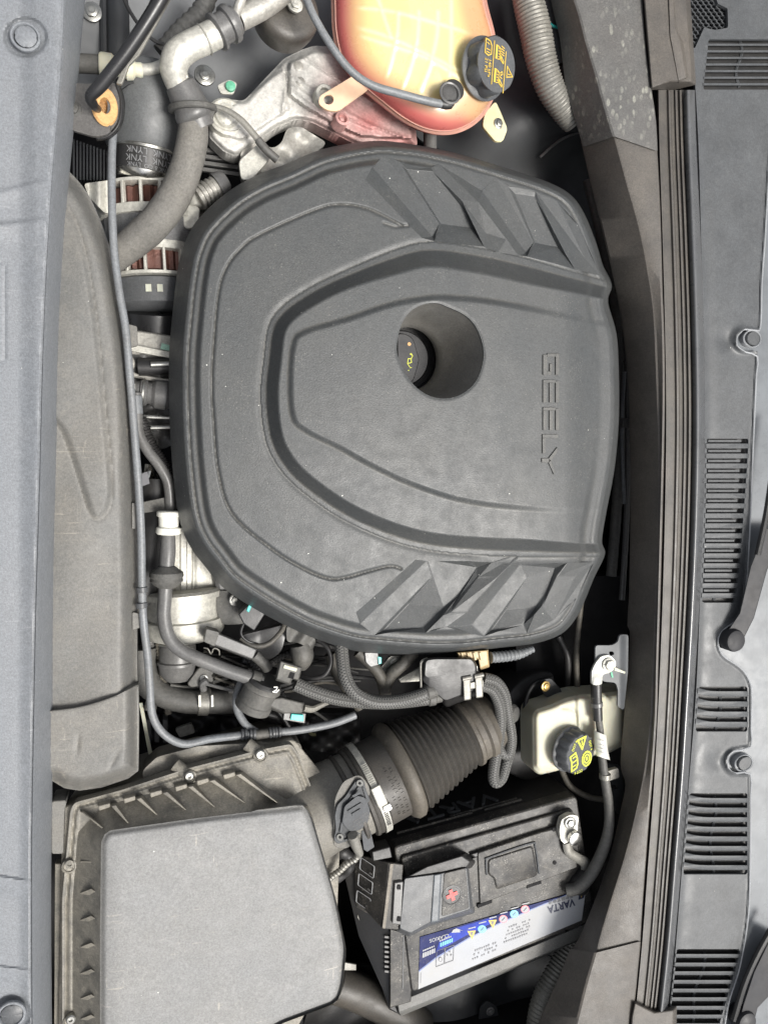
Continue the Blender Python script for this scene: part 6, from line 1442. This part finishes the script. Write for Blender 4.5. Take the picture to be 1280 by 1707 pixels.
def neg():
    t = T('negative_terminal_clamp', 'pale metal terminal clamp with two bolts at the right end of the battery', 'terminal clamp', (952, 1390, -70))
    M('clamp_body', ghf(rnd([(936, 1366), (950, 1358), (964, 1360), (962, 1384), (966, 1396), (956, 1410), (944, 1410), (934, 1400), (932, 1384)], 5), lambda X, Y: -66+1.5*np.sin(X/4)*np.cos(Y/5), 2, drop=12), m_aluw, t)
    M('clamp_bolt', gbolt((950, 1372, -64), 7), m_steel, t)
    M('clamp_bolt', [glathe((955, 1395, -64), Vector((.1, -.1, 1)), [(0, 12), (7, 12), (8, 10), (8, .1)], 28)], m_chrome, t, bevel=.6)
    M('strap', gtube([(944, 1404, -68), (948, 1420, -70), (962, 1430, -74), (974, 1438, -80), (976, 1452, -84)], [8, 8, 8, 9, 9], 6, 14, flat=.6), m_sleeve, t)
    c = T('negative_cable', 'black battery cable rising from the negative clamp up to the bracket lug', 'cable', (1010, 1380, -70))
    M('cable_boot', glathe((962, 1478, -88), (986, 1446, -78), [(-6, 14), (0, 17), (10, 17), (16, 15), (30, 14), (34, 9)], 24), m_black, c)
    M('cable', gtube([(944, 1484, -84), (962, 1480, -76), (984, 1458, -66), (1004, 1418, -58), (1014, 1380, -56), (1014, 1340, -56), (1008, 1300, -56), (1003, 1260, -56), (1000, 1220, -56), (996, 1190, -56), (992, 1160, -54)], [10, 10, 10, 9.5, 8.5, 8, 7.5, 6.5, 6, 6, 8], 10, 18), m_rub, c)
    M('shrink_sleeve', [gtube([(993, 1140, -54), (994, 1170, -54), (996, 1200, -55)], [9, 9, 8], 5, 16)], m_black, c)
    M('sleeve_ring', glathe((994, 1170, -54), (995, 1180, -54), [(0, 9), (1, 10), (7, 10), (8, 9)], 18), m_hgrey, c)
    M('cable_tie', [glathe((1008, 1290, -56), (1008, 1302, -56), [(0, 8), (0, 9.5), (8, 9.5), (8, 8)], 18), gprism(rnd([(1012, 1286), (1030, 1280), (1032, 1296), (1014, 1302)], 3), -58, -66)], m_sleeve, c)
    l = T('cable_lug', 'bright tinned lug bolted to the grey bracket above the brake fluid reservoir', 'cable lug', (1010, 1110, -50))
    M('lug', [ghf(rnd([(986, 1142), (986, 1120), (992, 1106), (1002, 1094), (1016, 1092), (1026, 1102), (1026, 1112), (1016, 1122), (1004, 1124), (1003, 1142)], 5), lambda X, Y: -50+5*ss(1118, 1136, Y)*(1-((X-994)/10)**2), 1.8, drop=5)], m_white if False else mat('tinned_lug', (.58, .58, .53), .45, metal=.25, grain=.2, var=.05), l, ang=50)
    M('lug_bolt', gbolt((1014, 1108, -48), 8.5, (0, 0, 1), .8, 1.35), m_aluw, l)
    M('retainer_tab', [gprism([(1024, 1112), (1042, 1120), (1041, 1123), (1024, 1118)], -48, -51), ], m_cream, l)
    b = T('grey_bracket', 'grey painted steel bracket at the edge of the trim above the brake reservoir', 'bracket', (1025, 1110, -56))
    A = rnd([(992, 1076), (1020, 1076), (1030, 1070), (1032, 1058), (1047, 1058), (1046, 1120), (1040, 1180), (1038, 1183), (1029, 1178), (1030, 1150), (1026, 1138), (1004, 1136), (992, 1104)], 5)
    M('bracket_plate', ghf(A, lambda X, Y: -56+7*ss(1030, 1046, X), 1.8, holes=[rnd([(1014, 1086), (1022, 1086), (1024, 1091), (1016, 1094)], 2)], drop=4), m_body, b, ang=50)
    M('green_mark', gflat([(1017, 1120), (1020, 1120), (1022, 1129), (1019, 1130)], -54.6), m_green, b, smooth=False)
    tg = T('cable_tag', 'small white paper tag wrapped on the cable beside the brake reservoir cap', 'tag', (1002, 1240, -40))
    M('paper', gribbon([[(990, 1218, -46), (991, 1240, -46), (994, 1260, -46)], [(1000, 1222, -40), (1002, 1242, -40), (1004, 1263, -40)], [(1010, 1226, -44), (1012, 1246, -46), (1016, 1267, -48)]], 8), m_white, tg, solid=.5)
    for y in (1232, 1240, 1246, 1252): M('tag_line', gflat([(995, y), (1006, y+2), (1006, y+3), (995, y+1)], -38.9), m_ink, tg, smooth=False)
neg()
def brake():
    t = T('brake_fluid_reservoir', 'cream brake fluid reservoir with black cap bearing yellow symbols', 'fluid reservoir', (960, 1220, -110))
    A = rnd([(884, 1194), (889, 1181), (917, 1172), (938, 1162), (962, 1156), (1000, 1153), (1044, 1148), (1044, 1240), (1014, 1256), (975, 1262), (932, 1284), (898, 1292), (885, 1282)], 7)
    def zf(X, Y):
        d, _, _ = pdist(A, X, Y)
        z = -104+30*np.sqrt(np.clip(1-(1-np.clip(d/15, 0, 1))**2, 0, 1))
        z -= 3*np.exp(-((d-6)/1.6)**2)
        z += 4*ss(958, 964, X)*ss(1258, 1180, Y)+7*np.exp(-((X-988)/16)**2)*0
        q, _, _ = pdist(cr([(936, 1180), (956, 1184), (961, 1200), (960, 1250)], 5), X, Y, False); z -= 2.4*np.exp(-(q/2)**2)
        z -= 8*ss(1000, 1012, X)
        return z
    M('tank_body', ghf(A, zf, 2, drop=40), m_cream, t, ang=60)
    q, top, Ax = capm(t, (946, 1247, -72), (.30, -.04, .95), 37, 28, 14, m_batg, .06)
    s = S(960, 1250, -40); f = Matrix(frame(top, Ax, 8)); f.translation = f.translation+Ax*.0006
    # symbols
    M('warning_triangle', gstroke([(-5, 27), (14, 27), (4, 8)], 3.0, f, s, closed=True)+gstroke([(4.5, 22), (4.5, 16)], 2, f, s)+[gplate(ell(4.5, 24.5, .9, .9, 8), f, s)], m_lime, q, smooth=False)
    M('book_symbol', gstroke([(-25, 4), (-12, 7), (-9, -4), (-9, -14), (-12, -20), (-24, -22), (-22, -8)], 2.6, f, s, closed=True)+gstroke([(-22, -8), (-10, -6)], 2, f, s)+gstroke([(-19, 0), (-13, 1)], 1.6, f, s)+gstroke([(-20, -15), (-13, -14)], 1.6, f, s), m_lime, q, smooth=False)
    c2 = (13, -13)
    M('brake_symbol', gstroke([(c2[0]+12.5*math.cos(a)*.85, c2[1]+12.5*math.sin(a)) for a in np.linspace(0, 2*math.pi, 14, endpoint=False)], 2.6, f, s, closed=True)+gstroke([(c2[0]+7.5*math.cos(a)*.85, c2[1]+7.5*math.sin(a)) for a in np.linspace(0, 2*math.pi, 12, endpoint=False)], 2.2, f, s, closed=True)+[gplate(ell(*c2, 2.6, 3.6, 12), f, s)], m_lime, q, smooth=False)
    for (x, y, a) in ((-17, 11, 52), (20, 16, -80), (1, -27, -185)):
        m = f @ Matrix.Translation((x*s, y*s, .0002)) @ Matrix.Rotation(rad(a), 4, 'Z')
        textobj('DOT 4', m, 7.4*s, m_lime, 'fluid_text', q, sx=.85)
brake()
def misc_right():
    tag(M('brass_bolt', gbolt((909, 1144, -120), 6, (.2, 0, 1)), mat('brass', (.55, .38, .14), .4, metal=.6)), 'small brass coloured bolt in the dark space above the brake reservoir', 'bolt')
    tag(M('bolt_tab', gprism(rnd([(900, 1134), (918, 1130), (936, 1150), (936, 1170), (918, 1168), (904, 1156)], 5), -126, -130), m_bodyd, bevel=1), 'dark metal tab under the brass bolt', 'bracket')
    tag(M('rubber_knob', [glathe((846, 1188, -120), Vector((.6, 0, .8)), [(-10, 15), (10, 16), (16, 12), (18, .1)], 24)], m_rub), 'dark round rubber knob beside the looping braided hose', 'knob')  # free-standing round knob of dark rubber
    tag(M('servo_drum', [glathe((900, 1210, -190), Vector((.25, 0, 1)), [(-60, 90), (-4, 92), (0, 88), (4, 60), (10, 30), (10, .1)], 48)], m_black, ang=60), 'big round black brake servo in the shade behind the reservoir', 'brake servo')
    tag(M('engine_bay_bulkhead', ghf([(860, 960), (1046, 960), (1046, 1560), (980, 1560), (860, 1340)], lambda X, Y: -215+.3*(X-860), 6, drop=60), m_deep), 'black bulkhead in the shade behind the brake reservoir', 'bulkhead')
    tag(M('slotted_bracket', ghf(rnd([(1012, 1272), (1034, 1276), (1040, 1320), (1030, 1360), (1016, 1330)], 6), lambda X, Y: -96+0*X, 2.2, holes=[ell(1023, 1312, 6, 3.5, 12, 20)], drop=4), m_bodyd), 'dark slotted bracket right of the battery cable', 'bracket')
    # corrugated conduits
    tag(M('corrugated_conduit', [gtube([(868, -60, -60), (880, 0, -60), (892, 50, -62), (902, 100, -66), (918, 148, -72), (944, 190, -80), (956, 206, -84)], [22, 25, 26, 25, 23, 20, 17], 10, 20, corr=(6, .9))], m_sleeve), 'silver grey corrugated conduit at the top beside the trim', 'conduit', 'corrugated conduits on the wing')
    tag(M('corrugated_conduit', [gtube([(960, 1560, -150), (940, 1600, -140), (918, 1640, -132), (902, 1680, -128), (896, 1730, -126), (894, 1790, -126)], [18, 18, 19, 19, 20, 20], 10, 20, corr=(6, 1.0))], m_sleeve), 'grey corrugated conduit at the bottom beside the trim', 'conduit', 'corrugated conduits on the wing')
    tag(M('white_rail', gtube([(900, -60, -95), (912, 40, -95), (930, 110, -98)], 14, 5, 16), m_body), 'pale grey painted rail between the corrugated conduit and the trim', 'rail')
    tag(M('green_band', gtube([(912, 30, -70), (918, 41, -66), (930, 46, -70)], 2.4, 5, 8), m_teal), 'small teal green band on the painted rail at the top', 'band')
    tag(M('vertical_post', gtube([(716, 200, -140), (717, 250, -142)], 11, 3, 16, sm=False), m_hgrey), 'short dark post between the coolant tank and the cover rim', 'post')
    tag(M('curved_lip', gtube([(900, 262, -160), (930, 236, -150), (960, 222, -150), (975, 224, -152)], 2.2, 6, 8), m_hgrey), 'raised curved edge on the dark wing sheet right of the tank', 'lip')
    tag(M('strut_shell', [glathe((790, 330, -210), Vector((0, 0, 1)), [(-40, 110), (0, 105), (8, 90), (10, .1)], 48)], m_bodyd), 'rounded dark suspension turret under the coolant tank', 'turret')
    # bottom wing details
    tag(M('thin_curved_wire', gtube([(900, 1580, -160), (916, 1594, -160), (940, 1600, -160), (960, 1596, -160)], 1.5, 6, 6), m_hgrey), 'thin grey wire on the dark sheet below the battery', 'wire')
    t = T('floor_bracket', 'dark bracket with a small bolt at the bottom, below the battery', 'bracket', (820, 1690, -190))
    M('bracket_plate', gprism(rnd([(800, 1680), (812, 1668), (828, 1678), (832, 1700), (850, 1720), (796, 1720)], 4), -186, -190), m_bodyd, t, bevel=1)
    M('bolt', gbolt((817, 1686, -185), 5), m_hgrey, t)
    tag(M('dusty_pipe', gtube([(560, 1640, -200), (600, 1655, -200), (650, 1680, -205), (700, 1712, -210)], 30, 6, 24), m_bellow), 'thick dusty dark pipe between filter box and battery at the bottom', 'pipe')
    tag(M('pale_plate', gprism([(572, 1604), (594, 1608), (594, 1618), (572, 1618)], -170, -174), m_sleeve, bevel=1), 'small pale metal plate between the filter box and the battery', 'plate')
    tag(M('dark_splash_panel', ghf([(540, 1600), (660, 1690), (720, 1790), (480, 1790)], lambda X, Y: -215+6*np.sin((X+Y)/20), 4, drop=20), m_black), 'dark ridged panel at the very bottom between filter box and battery', 'panel')
    tag(M('crumpled_hose', gtube([(556, 1430, -110), (570, 1420, -100), (584, 1434, -104), (576, 1452, -112), (560, 1462, -118)], 10, 8, 14, wob=.25), m_black), 'crumpled black hose in the gap behind the sensor wire', 'hose')
misc_right()
